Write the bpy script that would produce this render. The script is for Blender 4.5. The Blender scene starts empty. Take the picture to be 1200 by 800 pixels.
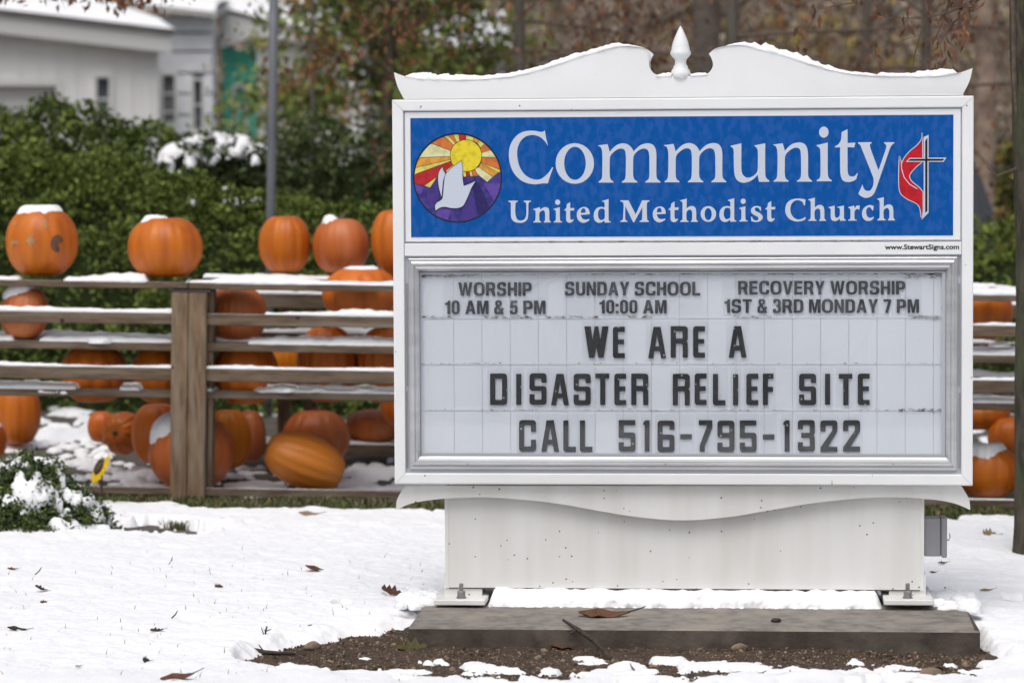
import bpy, bmesh, math, random
import numpy as np
from mathutils import Vector, Matrix, Euler
R = math.radians
random.seed(7); rng = np.random.default_rng(7)
SC = bpy.context.scene

# ------------------------------------------------------------------ camera
CAM = Vector((0.0, -10.0, 1.5)); PITCH = 0.0541; ROLL = 0.00507; F = 3714.0   # F in pixels of a 1200 wide frame
cd = bpy.data.cameras.new('camera'); cam = bpy.data.objects.new('camera', cd); SC.collection.objects.link(cam)
cd.sensor_width = 36.0; cd.lens = 36.0 * F / 1200.0; cd.clip_start = 0.1; cd.clip_end = 2000
cam.location = CAM
cam.rotation_mode = 'XYZ'
cam.matrix_world = Matrix.Translation(CAM) @ Matrix.Rotation(math.pi/2 - PITCH, 4, 'X') @ Matrix.Rotation(-ROLL, 4, 'Z')
cd.dof.use_dof = True; cd.dof.focus_distance = 9.98; cd.dof.aperture_fstop = 3.6
SC.camera = cam

# ------------------------------------------------------------------ world, sun, exposure
SUN_EL, SUN_AZ = R(60), R(198)
w = bpy.data.worlds.new("World"); SC.world = w; w.use_nodes = True
nt = w.node_tree; bg = nt.nodes['Background']; sky = nt.nodes.new('ShaderNodeTexSky')
sky.sky_type = 'NISHITA'; sky.sun_disc = False; sky.sun_elevation = SUN_EL; sky.sun_rotation = SUN_AZ
sky.dust_density = 6.0; sky.air_density = 1.0; sky.ozone_density = 1.0
hs = nt.nodes.new('ShaderNodeHueSaturation'); hs.inputs['Saturation'].default_value = 0.55
nt.links.new(sky.outputs[0], hs.inputs['Color']); nt.links.new(hs.outputs[0], bg.inputs['Color'])
bg.inputs['Strength'].default_value = 0.105
sl = bpy.data.lights.new('sun', 'SUN'); sl.energy = 0.95; sl.angle = R(50); sl.color = (1.0, 0.99, 0.975)
so = bpy.data.objects.new('sun', sl); SC.collection.objects.link(so)
so.rotation_euler = (R(90) - SUN_EL, 0, math.pi - SUN_AZ + math.pi)
# direction towards the sun for NISHITA: rotation measured from +Y clockwise
sdir = Vector((math.sin(SUN_AZ)*math.cos(SUN_EL), math.cos(SUN_AZ)*math.cos(SUN_EL), math.sin(SUN_EL)))
so.rotation_euler = sdir.to_track_quat('Z', 'Y').to_euler()
SC.view_settings.view_transform = 'Standard'; SC.view_settings.look = 'None'; SC.view_settings.gamma = 1.0
SC.view_settings.exposure = 0.19
SC.cycles.max_bounces = 6; SC.cycles.transparent_max_bounces = 24
SC.cycles.sample_clamp_indirect = 6

# ------------------------------------------------------------------ pixel <-> world
CR, SR = math.cos(-ROLL), math.sin(-ROLL)
CP, SP = math.cos(PITCH), math.sin(PITCH)
def ray(px, py):
    u, v = (px - 600)/F, (400 - py)/F
    u, v = u*CR - v*SR, u*SR + v*CR
    return Vector((u, CP + v*SP, v*CP - SP))
def at(px, py, d):                 # point at distance d in front of the camera plane (along +Y)
    r = ray(px, py); k = d / r.y
    return CAM + r*k
def atz(px, py, z):                # point on a level plane
    r = ray(px, py); k = (z - CAM.z)/r.z
    return CAM + r*k
def proj(x, y, z):                 # numpy: world -> photo pixels
    Y = y - CAM.y; Z = z - CAM.z
    d = Y*CP - Z*SP; v = (Z*CP + Y*SP)/d*F; u = x/d*F
    c, s = math.cos(ROLL), math.sin(ROLL)
    return 600 + u*c - v*s, 400 - (u*s + v*c)

# ------------------------------------------------------------------ noise
def _h(ix, iy, iz, seed):
    n = (ix*374761393 + iy*668265263 + iz*2147483647 + seed*1274126177) & 0x7fffffff
    n = (n ^ (n >> 13))*1274126177 & 0x7fffffff
    n = (n ^ (n >> 16))*668265263 & 0x7fffffff
    return ((n ^ (n >> 15)) & 0xffff)/65535.0
def vnoise(x, y, z=0.0, seed=0):
    x = np.asarray(x, float); y = np.asarray(y, float) + 0*x; z = np.asarray(z, float) + 0*x
    ix, iy, iz = np.floor(x).astype(np.int64), np.floor(y).astype(np.int64), np.floor(z).astype(np.int64)
    fx, fy, fz = x-ix, y-iy, z-iz
    fx, fy, fz = fx*fx*(3-2*fx), fy*fy*(3-2*fy), fz*fz*(3-2*fz)
    r = 0
    for a in (0, 1):
        for b in (0, 1):
            for c in (0, 1):
                wgt = (fx if a else 1-fx)*(fy if b else 1-fy)*(fz if c else 1-fz)
                r = r + wgt*_h(ix+a, iy+b, iz+c, seed)
    return r*2-1
def fbm(x, y, z=0.0, oct=4, seed=0):
    r = 0; a = .5; 
    for o in range(oct):
        r = r + a*vnoise(np.asarray(x)*2**o, np.asarray(y)*2**o, np.asarray(z)*2**o, seed+o*17); a *= .5
    return r
def sstep(a, b, x):
    t = np.clip((x-a)/(b-a), 0, 1); return t*t*(3-2*t)

# ------------------------------------------------------------------ materials
def mat(name, col, rough=0.6, col2=None, scale=8.0, detail=6, bump=0.0, bscale=60.0, bdist=0.01, spec=0.3,
        stretch=None, contrast=(0.35, 0.65), specks=None, metal=0.0, island=0.0, sss=0.0, coord='Object', col3=None, s3=2.0, coat=0.0, transl=0.0):
    m = bpy.data.materials.new(name); m.use_nodes = True
    n = m.node_tree.nodes; l = m.node_tree.links; b = n['Principled BSDF']
    def rgb(c): return (c[0], c[1], c[2], 1)
    b.inputs['Roughness'].default_value = rough; b.inputs['Specular IOR Level'].default_value = spec
    b.inputs['Metallic'].default_value = metal
    tc = n.new('ShaderNodeTexCoord'); mp = n.new('ShaderNodeMapping')
    l.new(tc.outputs[coord], mp.inputs[0])
    if stretch: mp.inputs['Scale'].default_value = stretch
    cur = None
    if col2 is not None:
        t = n.new('ShaderNodeTexNoise'); t.inputs['Scale'].default_value = scale; t.inputs['Detail'].default_value = detail
        l.new(mp.outputs[0], t.inputs['Vector'])
        r = n.new('ShaderNodeMapRange'); r.inputs['From Min'].default_value = contrast[0]; r.inputs['From Max'].default_value = contrast[1]
        l.new(t.outputs['Fac'], r.inputs['Value'])
        mx = n.new('ShaderNodeMix'); mx.data_type = 'RGBA'; l.new(r.outputs[0], mx.inputs[0])
        mx.inputs[6].default_value = rgb(col); mx.inputs[7].default_value = rgb(col2); cur = mx.outputs[2]
    if col3 is not None:
        t = n.new('ShaderNodeTexNoise'); t.inputs['Scale'].default_value = s3; t.inputs['Detail'].default_value = 5
        l.new(mp.outputs[0], t.inputs['Vector'])
        r = n.new('ShaderNodeMapRange'); r.inputs['From Min'].default_value = .5; r.inputs['From Max'].default_value = .68
        l.new(t.outputs['Fac'], r.inputs['Value'])
        mx = n.new('ShaderNodeMix'); mx.data_type = 'RGBA'; l.new(r.outputs[0], mx.inputs[0])
        l.new(cur, mx.inputs[6]); mx.inputs[7].default_value = rgb(col3); cur = mx.outputs[2]
    if specks is not None:     # (scale, size, colour, density)
        v = n.new('ShaderNodeTexVoronoi'); v.inputs['Scale'].default_value = specks[0]
        l.new(tc.outputs[coord], v.inputs['Vector'])
        # random per-cell gate
        sep = n.new('ShaderNodeSeparateColor'); l.new(v.outputs['Color'], sep.inputs[0])
        g = n.new('ShaderNodeMath'); g.operation = 'LESS_THAN'; g.inputs[1].default_value = specks[3]; l.new(sep.outputs[0], g.inputs[0])
        sz = n.new('ShaderNodeMath'); sz.operation = 'MULTIPLY'; sz.inputs[1].default_value = specks[1]; l.new(sep.outputs[1], sz.inputs[0])
        d = n.new('ShaderNodeMath'); d.operation = 'LESS_THAN'; l.new(v.outputs['Distance'], d.inputs[0]); l.new(sz.outputs[0], d.inputs[1])
        a = n.new('ShaderNodeMath'); a.operation = 'MULTIPLY'; l.new(d.outputs[0], a.inputs[0]); l.new(g.outputs[0], a.inputs[1])
        mx = n.new('ShaderNodeMix'); mx.data_type = 'RGBA'; l.new(a.outputs[0], mx.inputs[0])
        if cur: l.new(cur, mx.inputs[6])
        else: mx.inputs[6].default_value = rgb(col)
        mx.inputs[7].default_value = rgb(specks[2]); cur = mx.outputs[2]
    if island:
        geo = n.new('ShaderNodeNewGeometry'); 
        r = n.new('ShaderNodeMapRange'); r.inputs['To Min'].default_value = 1-island; r.inputs['To Max'].default_value = 1+island
        l.new(geo.outputs['Random Per Island'], r.inputs['Value'])
        mx = n.new('ShaderNodeVectorMath'); mx.operation = 'MULTIPLY'
        if cur: l.new(cur, mx.inputs[0])
        else: mx.inputs[0].default_value = col[:3]
        l.new(r.outputs[0], mx.inputs[1]); cur = mx.outputs[0]
    if cur: l.new(cur, b.inputs['Base Color'])
    else: b.inputs['Base Color'].default_value = rgb(col)
    if bump:
        t = n.new('ShaderNodeTexNoise'); t.inputs['Scale'].default_value = bscale; t.inputs['Detail'].default_value = 8
        l.new(mp.outputs[0], t.inputs['Vector'])
        bp = n.new('ShaderNodeBump'); bp.inputs['Strength'].default_value = bump; bp.inputs['Distance'].default_value = bdist
        l.new(t.outputs['Fac'], bp.inputs['Height']); l.new(bp.outputs[0], b.inputs['Normal'])
    if sss:
        b.inputs['Subsurface Weight'].default_value = sss; b.inputs['Subsurface Radius'].default_value = (0.02, 0.022, 0.025)
        b.inputs['Subsurface Scale'].default_value = 0.6
    if coat: b.inputs['Coat Weight'].default_value = coat; b.inputs['Coat Roughness'].default_value = 0.08
    return m

M = {}
M['white'] = mat('white_paint', (.785, .80, .81), .38, (.735, .75, .76), 3.0, specks=(55, .16, (.22, .2, .17), .10), bump=.05, bscale=300, bdist=.001, spec=.4)
M['white_dirty'] = mat('white_paint_weathered', (.765, .77, .76), .45, (.69, .69, .665), 5.0, stretch=(2.5, 1, .35), specks=(48, .22, (.16, .13, .10), .16), bump=.08, bscale=250, bdist=.001)
M['alu'] = mat('brushed_aluminium', (.70, .71, .73), .30, (.60, .61, .63), 4.0, stretch=(1, 1, 6), metal=.85, spec=.5)
M['groove'] = mat('grey_gasket', (.42, .44, .48), .5)
M['darkline'] = mat('dark_seam', (.05, .05, .05), .8)
M['face_white'] = mat('header_white_face', (.76, .78, .80), .25, spec=.5)
M['blue'] = mat('blue_vinyl', (.001, .078, .32), .35, (.014, .092, .35), 26.0, detail=8, contrast=(.46, .56), stretch=(2.0, 1, 1.1), spec=.15, bump=.05, bscale=40, bdist=.001)
M['letter_white'] = mat('vinyl_letter_white', (.52, .575, .67), .4, spec=.2)
M['board'] = mat('message_board_white', (.75, .785, .835), .4, (.69, .725, .78), 2.5, stretch=(1, 1, .6), bump=.1, bscale=18, bdist=.003)
M['grime'] = mat('grime', (.13, .12, .09), .9, (.5, .5, .5), 30, contrast=(.4, .55))
M['black_letter'] = mat('black_message_letter', (.022, .025, .027), .45, (.04, .043, .046), 14, specks=(90, .3, (.35, .36, .37), .12))
M['black_print'] = mat('black_printing', (.04, .045, .055), .5, (.10, .11, .12), 30)
M['url_black'] = mat('black_small_print', (.015, .015, .015), .5)
M['concrete'] = mat('wet_concrete', (.250, .232, .210), .75, (.155, .138, .122), 22, detail=9, col3=(.29, .26, .22), s3=7, bump=.7, bscale=70, bdist=.004)
M['concrete_dark'] = mat('dark_brown_concrete', (.085, .070, .058), .7, (.050, .040, .033), 14, detail=9, col3=(.12, .10, .08), s3=8, bump=.6, bscale=80, bdist=.004)  # darker brown tone for the slab's front, ends and underside
M['zinc'] = mat('galvanised_steel', (.33, .33, .32), .5, (.22, .22, .21), 60, metal=.6)
M['greybox'] = mat('grey_enamel', (.27, .275, .29), .45, (.24, .245, .26), 8)
M['snow'] = mat('snow', (.87, .88, .90), .75, bump=.65, bscale=60, bdist=.006, spec=.25, coord='Object')
M['soil'] = mat('wet_soil', (.085, .056, .038), .85, (.036, .024, .017), 30, detail=10, col3=(.12, .085, .055), s3=60, bump=1.0, bscale=110, bdist=.010, specks=(150, .5, (.30, .25, .18), .10))
M['ground'] = mat('turf_and_litter', (.070, .066, .045), .85, (.14, .12, .11), 4, detail=9, bump=.8, bscale=60, bdist=.02)
M['grass'] = mat('grass_blade', (.060, .082, .020), .6, island=.6)
M['wood'] = mat('weathered_lumber', (.165, .118, .078), .8, (.090, .063, .043), 9, detail=9, stretch=(1, 8, 8), col3=(.20, .165, .125), s3=3, bump=.4, bscale=30, bdist=.004, specks=(7, .10, (.03, .02, .015), .6))
M['wood_post'] = mat('weathered_post', (.225, .152, .092), .8, (.12, .082, .050), 9, detail=9, stretch=(8, 8, 1), col3=(.24, .19, .14), s3=3, bump=.4, bscale=30, bdist=.004, specks=(9, .12, (.035, .022, .015), .5))
M['stem'] = mat('pumpkin_stem', (.14, .12, .07), .8, (.07, .055, .035), 40, bump=.5)
M['bark'] = mat('bark', (.095, .080, .058), .9, (.035, .030, .022), 26, detail=9, stretch=(1, 1, .4), col3=(.075, .085, .040), s3=9, bump=1.0, bscale=40, bdist=.02)
M['bark_far'] = mat('bark_far', (.15, .13, .11), .9, (.09, .078, .066), 8)
M['bark_tan'] = mat('bark_tan', (.36, .27, .21), .9, (.14, .10, .08), 6)
M['twig'] = mat('twig', (.14, .105, .085), .8, (.08, .06, .05), 30)
M['leaf_brown'] = mat('dry_leaf', (.19, .085, .048), .7, (.115, .052, .032), 25, island=.45)
M['leaf_rust'] = mat('rust_leaf', (.24, .105, .035), .7, island=.5)
M['leaf_olive'] = mat('olive_leaf', (.28, .215, .045), .7, island=.45)
M['leaf_tan'] = mat('tan_leaf', (.34, .28, .22), .7, island=.5)
M['leaf_green'] = mat('green_leaf', (.19, .24, .065), .6, island=.5)
M['leaf_hedge'] = mat('hedge_leaf', (.095, .135, .030), .7, island=.32, spec=.15)
M['leaf_hedge2'] = mat('hedge_leaf_bright', (.150, .195, .040), .7, island=.3, spec=.15)
M['leaf_yew'] = mat('yew_leaf', (.075, .105, .032), .6, island=.55)
M['leaf_bush'] = mat('bush_leaf', (.055, .085, .030), .6, island=.5)
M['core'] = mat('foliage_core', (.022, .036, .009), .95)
M['core_brown'] = mat('twiggy_core', (.20, .165, .13), .95, (.15, .12, .095), 3)
M['house_white'] = mat('white_siding', (.84, .84, .83), .7, (.78, .78, .77), 2)
M['house_block'] = mat('pale_board', (.80, .83, .87), .7, (.68, .70, .74), 3)
M['teal'] = mat('teal_paint', (.13, .60, .45), .7, (.11, .54, .40), 3)
M['trim'] = mat('trim_white', (.72, .72, .70), .6)
M['fascia'] = mat('fascia_grey', (.62, .63, .62), .7)
M['glass_dark'] = mat('dark_window', (.10, .12, .15), .15, spec=.6)
M['glass_dim'] = mat('dim_window', (.20, .215, .22), .3)
M['roof'] = mat('grey_roof', (.16, .16, .17), .9)
M['pole'] = mat('grey_pole', (.17, .18, .20), .45, (.13, .14, .16), 5)
M['yellow'] = mat('yellow_petal', (.80, .56, .015), .5, (.65, .42, .01), 20)
M['brown_centre'] = mat('sunflower_centre', (.10, .065, .05), .8, (.05, .03, .025), 60, bump=.8, bscale=150)
M['leaf_dead'] = mat('fallen_leaf', (.16, .070, .035), .6, (.07, .03, .018), 60, detail=6, bump=.4, bscale=120, bdist=.002)
M['leaf_dead_dark'] = mat('fallen_leaf_dark', (.055, .038, .028), .6, (.03, .022, .016), 60)
M['leaf_dead_olive'] = mat('fallen_leaf_olive', (.085, .075, .018), .5, (.05, .04, .012), 60)
M['leaf_dead_tan'] = mat('fallen_leaf_tan', (.32, .23, .15), .6, (.2, .13, .08), 60)
M['stick'] = mat('stick_bark', (.075, .055, .042), .8, (.03, .022, .018), 60, bump=.5, bscale=90)
M['pebble'] = mat('pebble', (.22, .17, .12), .8, (.12, .09, .065), 30, island=.6)
M['asphalt'] = mat('asphalt', (.05, .05, .052), .85, (.035, .035, .037), 12, detail=9)
M['car'] = mat('dark_grey_car_paint', (.045, .050, .060), .3, spec=.5, coat=.5)
M['rubber'] = mat('rubber', (.015, .015, .015), .8)
def glassmat(name='board_glazing'):
    m = bpy.data.materials.new(name); m.use_nodes = True; n = m.node_tree.nodes; l = m.node_tree.links
    n.remove(n['Principled BSDF']); o = n['Material Output']
    t = n.new('ShaderNodeBsdfTransparent'); t.inputs[0].default_value = (.97, .975, .98, 1)
    g = n.new('ShaderNodeBsdfGlossy'); g.inputs['Roughness'].default_value = .03
    f = n.new('ShaderNodeFresnel'); f.inputs[0].default_value = 1.5
    mul = n.new('ShaderNodeMath'); mul.operation = 'MULTIPLY'; l.new(f.outputs[0], mul.inputs[0])
    ge = n.new('ShaderNodeNewGeometry'); mr = n.new('ShaderNodeMath'); mr.operation = 'MULTIPLY_ADD'; mr.inputs[1].default_value = -1.8; mr.inputs[2].default_value = 1.8; l.new(ge.outputs['Backfacing'], mr.inputs[0]); l.new(mr.outputs[0], mul.inputs[1])
    x = n.new('ShaderNodeMixShader'); l.new(mul.outputs[0], x.inputs[0]); l.new(t.outputs[0], x.inputs[1]); l.new(g.outputs[0], x.inputs[2])
    l.new(x.outputs[0], o.inputs['Surface']); return m
M['glass'] = glassmat()
def pumpkin_mat(name, c1, c2, blotch=None):
    m = mat(name, c1, .42, c2, 5, detail=5, stretch=(2.4, 2.4, .12), contrast=(.36, .64), spec=.4, bump=.35, bscale=26, bdist=.004,
            specks=(42, .20, (.30, .16, .07), .22), col3=blotch, s3=2.2)
    return m
PM = {'orange': pumpkin_mat('pumpkin_orange', (.56, .150, .006), (.40, .088, .005)),
      'deep': pumpkin_mat('pumpkin_deep_orange', (.64, .165, .013), (.50, .110, .010)),
      'red': pumpkin_mat('pumpkin_red_orange', (.50, .125, .020), (.38, .082, .015), (.52, .17, .06)),
      'yellow': pumpkin_mat('pumpkin_yellow_orange', (.64, .22, .008), (.55, .15, .006)),
      'light': pumpkin_mat('pumpkin_light_orange', (.64, .20, .020), (.58, .165, .014), (.62, .22, .04))}
M['scar'] = mat('pumpkin_scar', (.42, .27, .14), .8, (.30, .17, .08), 60)
M['scar_dark'] = mat('pumpkin_rot', (.09, .045, .025), .8, (.15, .08, .05), 60)

# ------------------------------------------------------------------ object helpers
def link(o): SC.collection.objects.link(o); return o
def tag(o, label, cat, group=None):
    o['label'] = label; o['category'] = cat
    if group: o['group'] = group
    return o
def empty(name, loc=(0, 0, 0), rot=(0, 0, 0)):
    o = bpy.data.objects.new(name, None); o.location = loc; o.rotation_euler = rot; o.empty_display_size = .1; return link(o)
def mesh_obj(name, verts, faces, mats, parent=None, smooth=False, mi=None):
    me = bpy.data.meshes.new(name); me.from_pydata([tuple(v) for v in verts], [], faces); 
    if not isinstance(mats, (list, tuple)): mats = [mats]
    for m in mats: me.materials.append(m)
    if mi is not None: me.polygons.foreach_set('material_index', mi)
    if smooth: me.polygons.foreach_set('use_smooth', [True]*len(me.polygons))
    me.update()
    o = bpy.data.objects.new(name, me)
    if parent: o.parent = parent
    return link(o)
def np_mesh(name, V, Fq, mats, parent=None, smooth=True, mi=None):
    V = np.asarray(V, np.float32); Fq = np.asarray(Fq, np.int32); k = Fq.shape[1]; nf = len(Fq)
    me = bpy.data.meshes.new(name); me.vertices.add(len(V)); me.vertices.foreach_set('co', V.ravel())
    me.loops.add(nf*k); me.loops.foreach_set('vertex_index', Fq.ravel())
    me.polygons.add(nf); me.polygons.foreach_set('loop_start', np.arange(0, nf*k, k, dtype=np.int32))
    me.polygons.foreach_set('loop_total', np.full(nf, k, np.int32))
    if not isinstance(mats, (list, tuple)): mats = [mats]
    for m in mats: me.materials.append(m)
    if mi is not None: me.polygons.foreach_set('material_index', np.asarray(mi, np.int32))
    me.update(calc_edges=True)
    if smooth: me.polygons.foreach_set('use_smooth', np.ones(nf, bool))
    o = bpy.data.objects.new(name, me)
    if parent: o.parent = parent
    return link(o)
class MB:
    def __init__(s): s.v = []; s.f = []
    def add(s, v, f):
        n = len(s.v); s.v += [tuple(p) for p in v]; s.f += [tuple(i+n for i in q) for q in f]; return s
    def box(s, x0, x1, y0, y1, z0, z1):
        v = [(x0,y0,z0),(x1,y0,z0),(x1,y1,z0),(x0,y1,z0),(x0,y0,z1),(x1,y0,z1),(x1,y1,z1),(x0,y1,z1)]
        return s.add(v, [(0,3,2,1),(4,5,6,7),(0,1,5,4),(1,2,6,5),(2,3,7,6),(3,0,4,7)])
    def prism(s, pts, y0, y1):       # pts: (x, z) outline, counter-clockwise seen from the front (-y)
        n = len(pts); v = [(x, y0, z) for x, z in pts] + [(x, y1, z) for x, z in pts]
        f = [tuple(range(n)), tuple(range(2*n-1, n-1, -1))] + [(i, i+n, (i+1) % n + n, (i+1) % n) for i in range(n)]
        return s.add(v, f)
    def lathe(s, prof, c=(0,0,0), n=24):   # prof: (r, z)
        v = []; f = []
        for r, z in prof:
            for k in range(n): a = 2*math.pi*k/n; v.append((c[0]+r*math.cos(a), c[1]+r*math.sin(a), c[2]+z))
        for i in range(len(prof)-1):
            for k in range(n): f.append((i*n+k, i*n+(k+1) % n, (i+1)*n+(k+1) % n, (i+1)*n+k))
        f.append(tuple(range(n-1, -1, -1))); f.append(tuple((len(prof)-1)*n+k for k in range(n)))
        return s.add(v, f)
    def tube(s, pts, rads, n=6):
        pts = [Vector(p) for p in pts]; v = []; f = []
        up = Vector((0, 0, 1))
        for i, p in enumerate(pts):
            d = (pts[min(i+1, len(pts)-1)] - pts[max(i-1, 0)]).normalized()
            a = d.cross(up if abs(d.z) < .9 else Vector((1, 0, 0))).normalized(); b = d.cross(a)
            for k in range(n):
                t = 2*math.pi*k/n; v.append(p + (a*math.cos(t) + b*math.sin(t))*rads[i])
        for i in range(len(pts)-1):
            for k in range(n): f.append((i*n+k, (i+1)*n+k, (i+1)*n+(k+1) % n, i*n+(k+1) % n))
        f.append(tuple(range(n))); f.append(tuple((len(pts)-1)*n+k for k in range(n-1, -1, -1)))
        return s.add(v, f)
    def build(s, name, m, parent=None, smooth=False, bevel=0.0, seg=1):
        o = mesh_obj(name, s.v, s.f, m, parent, smooth)
        if bevel:
            bm = bmesh.new(); bm.from_mesh(o.data)
            es = [e for e in bm.edges if len(e.link_faces) == 2 and e.calc_face_angle(0) > .6]
            bmesh.ops.bevel(bm, geom=es, offset=bevel, segments=seg, affect='EDGES', profile=.5)
            bm.to_mesh(o.data); bm.free()
        return o
def copy_tree(o, parent=None):
    c = o.copy(); link(c); c.parent = parent
    for ch in list(o.children): copy_tree(ch, c)
    return c
def grid_faces(nu, nv, wrap=False):
    i = np.arange(nu-1)[:, None]; 
    if wrap: j = np.arange(nv)[None, :]; j1 = (j+1) % nv
    else: j = np.arange(nv-1)[None, :]; j1 = j+1
    a = i*nv+j; b = (i+1)*nv+j; c = (i+1)*nv+j1; d = i*nv+j1
    return np.stack([a, b, c, d], -1).reshape(-1, 4)
def shell(name, P, N, T, m, wrap=False, flip=False, parent=None):  # thick patchy snow on a surface: P, N grids (nu,nv,3), T thickness
    nu, nv = T.shape; V = (P + N*T[..., None]).reshape(-1, 3); Fq = grid_faces(nu, nv, wrap)
    keep = (T.ravel()[Fq] > 0).any(1); Fq = Fq[keep]
    if flip: Fq = Fq[:, ::-1]
    u, inv = np.unique(Fq, return_inverse=True); return V[u], inv.reshape(-1, 4)

# smooth 2D outlines: points (x, y) smooth, (x, y, 1) corner
def smooth_contour(pts, sub=5):
    n = len(pts); out = []
    for i in range(n):
        p0, p1, p2, p3 = pts[i-1], pts[i], pts[(i+1) % n], pts[(i+2) % n]
        c1, c2 = len(p1) > 2, len(p2) > 2
        a1 = np.array(p1[:2], float); a2 = np.array(p2[:2], float)
        out.append(tuple(a1))
        if c1 and c2: continue
        t1 = (a2 - np.array(p0[:2]))*.5 if not c1 else (a2-a1)*.6
        t2 = (np.array(p3[:2]) - a1)*.5 if not c2 else (a2-a1)*.6
        L = np.linalg.norm(a2-a1)
        for t_ in (t1, t2):
            q = np.linalg.norm(t_)
            if q > L*1.1: t_ *= L*1.1/q
        for k in range(1, sub):
            t = k/sub; h = (2*t**3-3*t*t+1)*a1 + (t**3-2*t*t+t)*t1 + (-2*t**3+3*t*t)*a2 + (t**3-t*t)*t2
            out.append(tuple(h))
    return out
def round_poly(pts, seg=4):
    n = len(pts); out = []
    for i in range(n):
        p = np.array(pts[i][:2], float); r = pts[i][2] if len(pts[i]) > 2 else 0
        if r <= 0: out.append(tuple(p)); continue
        a = np.array(pts[i-1][:2], float)-p; b = np.array(pts[(i+1) % n][:2], float)-p
        la, lb = np.linalg.norm(a), np.linalg.norm(b); r = min(r, la*.49, lb*.49)
        A = p+a/la*r; B = p+b/lb*r
        for k in range(seg+1):
            t = k/seg; out.append(tuple((1-t)**2*A*1 + 2*t*(1-t)*(p*.9+(A+B)/2*.1) + t*t*B))
    return out
def ell(cx, cy, rx, ry, n=28): return [(cx+rx*math.cos(2*math.pi*k/n), cy+ry*math.sin(2*math.pi*k/n)) for k in range(n)]
_cs = 0
def fill2d(name, contours, m, y, thick, parent=None):   # contours in (x, z) of the parent's front plane, holes allowed; slab from y-thick to y
    cu = bpy.data.curves.new('outline', 'CURVE'); cu.dimensions = '2D'; cu.fill_mode = 'BOTH'; cu.extrude = thick/2
    for c in contours:
        s = cu.splines.new('POLY'); s.points.add(len(c)-1)
        for i, (x, z) in enumerate(c): s.points[i].co = (x, z, 0, 1)
        s.use_cyclic_u = True
    o = bpy.data.objects.new('outline', cu); link(o)
    dg = bpy.context.evaluated_depsgraph_get(); me = bpy.data.meshes.new_from_object(o.evaluated_get(dg))
    bpy.data.objects.remove(o); bpy.data.curves.remove(cu)
    me.name = name; me.transform(Matrix(((1,0,0,0),(0,0,-1,y-thick/2),(0,1,0,0),(0,0,0,1))))
    me.materials.clear(); me.materials.append(m)
    ob = bpy.data.objects.new(name, me)
    if parent: ob.parent = parent
    return link(ob)
def ribbon(pts, wd, closed=False):      # outline of a stroke -> list of quads as contours
    P = [np.array(p[:2], float) for p in pts]; n = len(P); L = []; Rr = []
    for i in range(n):
        a = P[i-1] if (i or closed) else P[i]; b = P[(i+1) % n] if (i < n-1 or closed) else P[i]
        d = b-a; d = d/ (np.linalg.norm(d)+1e-9); nn = np.array([-d[1], d[0]])*wd/2
        L.append(P[i]+nn); Rr.append(P[i]-nn)
    return L, Rr
def ribbon_obj(name, pts, wd, m, y, thick, parent, closed=False):
    L, Rr = ribbon(pts, wd, closed); n = len(L); v = []; f = []
    for a, b in zip(L, Rr): v += [(a[0], y-thick, a[1]), (b[0], y-thick, b[1]), (a[0], y, a[1]), (b[0], y, b[1])]
    for i in range(n if closed else n-1):
        a = 4*i; b = 4*((i+1) % n); f += [(a, a+1, b+1, b), (a, b, b+2, a+2), (a+1, a+3, b+3, b+1)]
    return v, f

# ================================================================== GROUND AND SNOW
LEAN = math.tan(R(1.15))                       # the lawn and the rack fall gently to the right
def H(x, y):
    x = np.asarray(x, float); y = np.asarray(y, float)
    h = .050 + 0*x
    h = h - LEAN*np.clip(x + .4, -6, 6)*sstep(1.2, 3.7, y)
    h = h + .10*sstep(3.9, 5.6, y) + .06*sstep(5.6, 9, y)
    h = h - .008*(1-sstep(.1, .7, np.abs(y+.55))) - .015*sstep(.6, 1.6, x)*(1-sstep(0, 1.2, np.abs(y+.5)))
    h = h + .012*fbm(x*1.1, y*1.1, seed=3, oct=3)
    h = h - .05*sstep(-7.2, -7.9, y) - 0.0
    return h
def axis(a, b, step, lo, hi, grow=1.25):
    c = list(np.arange(a, b, step)); s = step; x = c[-1]
    while x < hi: s *= grow; x += s; c.append(x)
    s = step; x = c[0]; pre = []
    while x > lo: s *= grow; x -= s; pre.append(x)
    return np.array(pre[::-1] + c)
def in_poly_sd(px, py, poly):      # signed distance (inside positive) to polygon, in pixels
    poly = np.array(poly, float); n = len(poly); d = np.full(px.shape, 1e9); ins = np.zeros(px.shape, bool)
    for i in range(n):
        a, b = poly[i], poly[(i+1) % n]; e = b-a
        t = np.clip(((px-a[0])*e[0] + (py-a[1])*e[1])/(e@e), 0, 1)
        d = np.minimum(d, np.hypot(px-a[0]-t*e[0], py-a[1]-t*e[1]))
        c = (a[1] > py) != (b[1] > py)
        with np.errstate(divide='ignore', invalid='ignore'): xi = (b[0]-a[0])*(py-a[1])/(b[1]-a[1]+1e-12)+a[0]
        ins ^= c & (px < xi)
    return np.where(ins, d, -d)
SOIL = [(286,768),(335,752),(395,744),(440,737),(478,728),(600,730),(1100,735),(1144,742),(1160,758),(1196,776),(1240,800),(1120,800),(1085,792),(1010,788),(940,780),(860,786),(760,802),(700,802),(610,802),(560,798),(490,800),(430,786),(350,778)]
def soil_sd(px, py): return in_poly_sd(px, py, SOIL)

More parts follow.
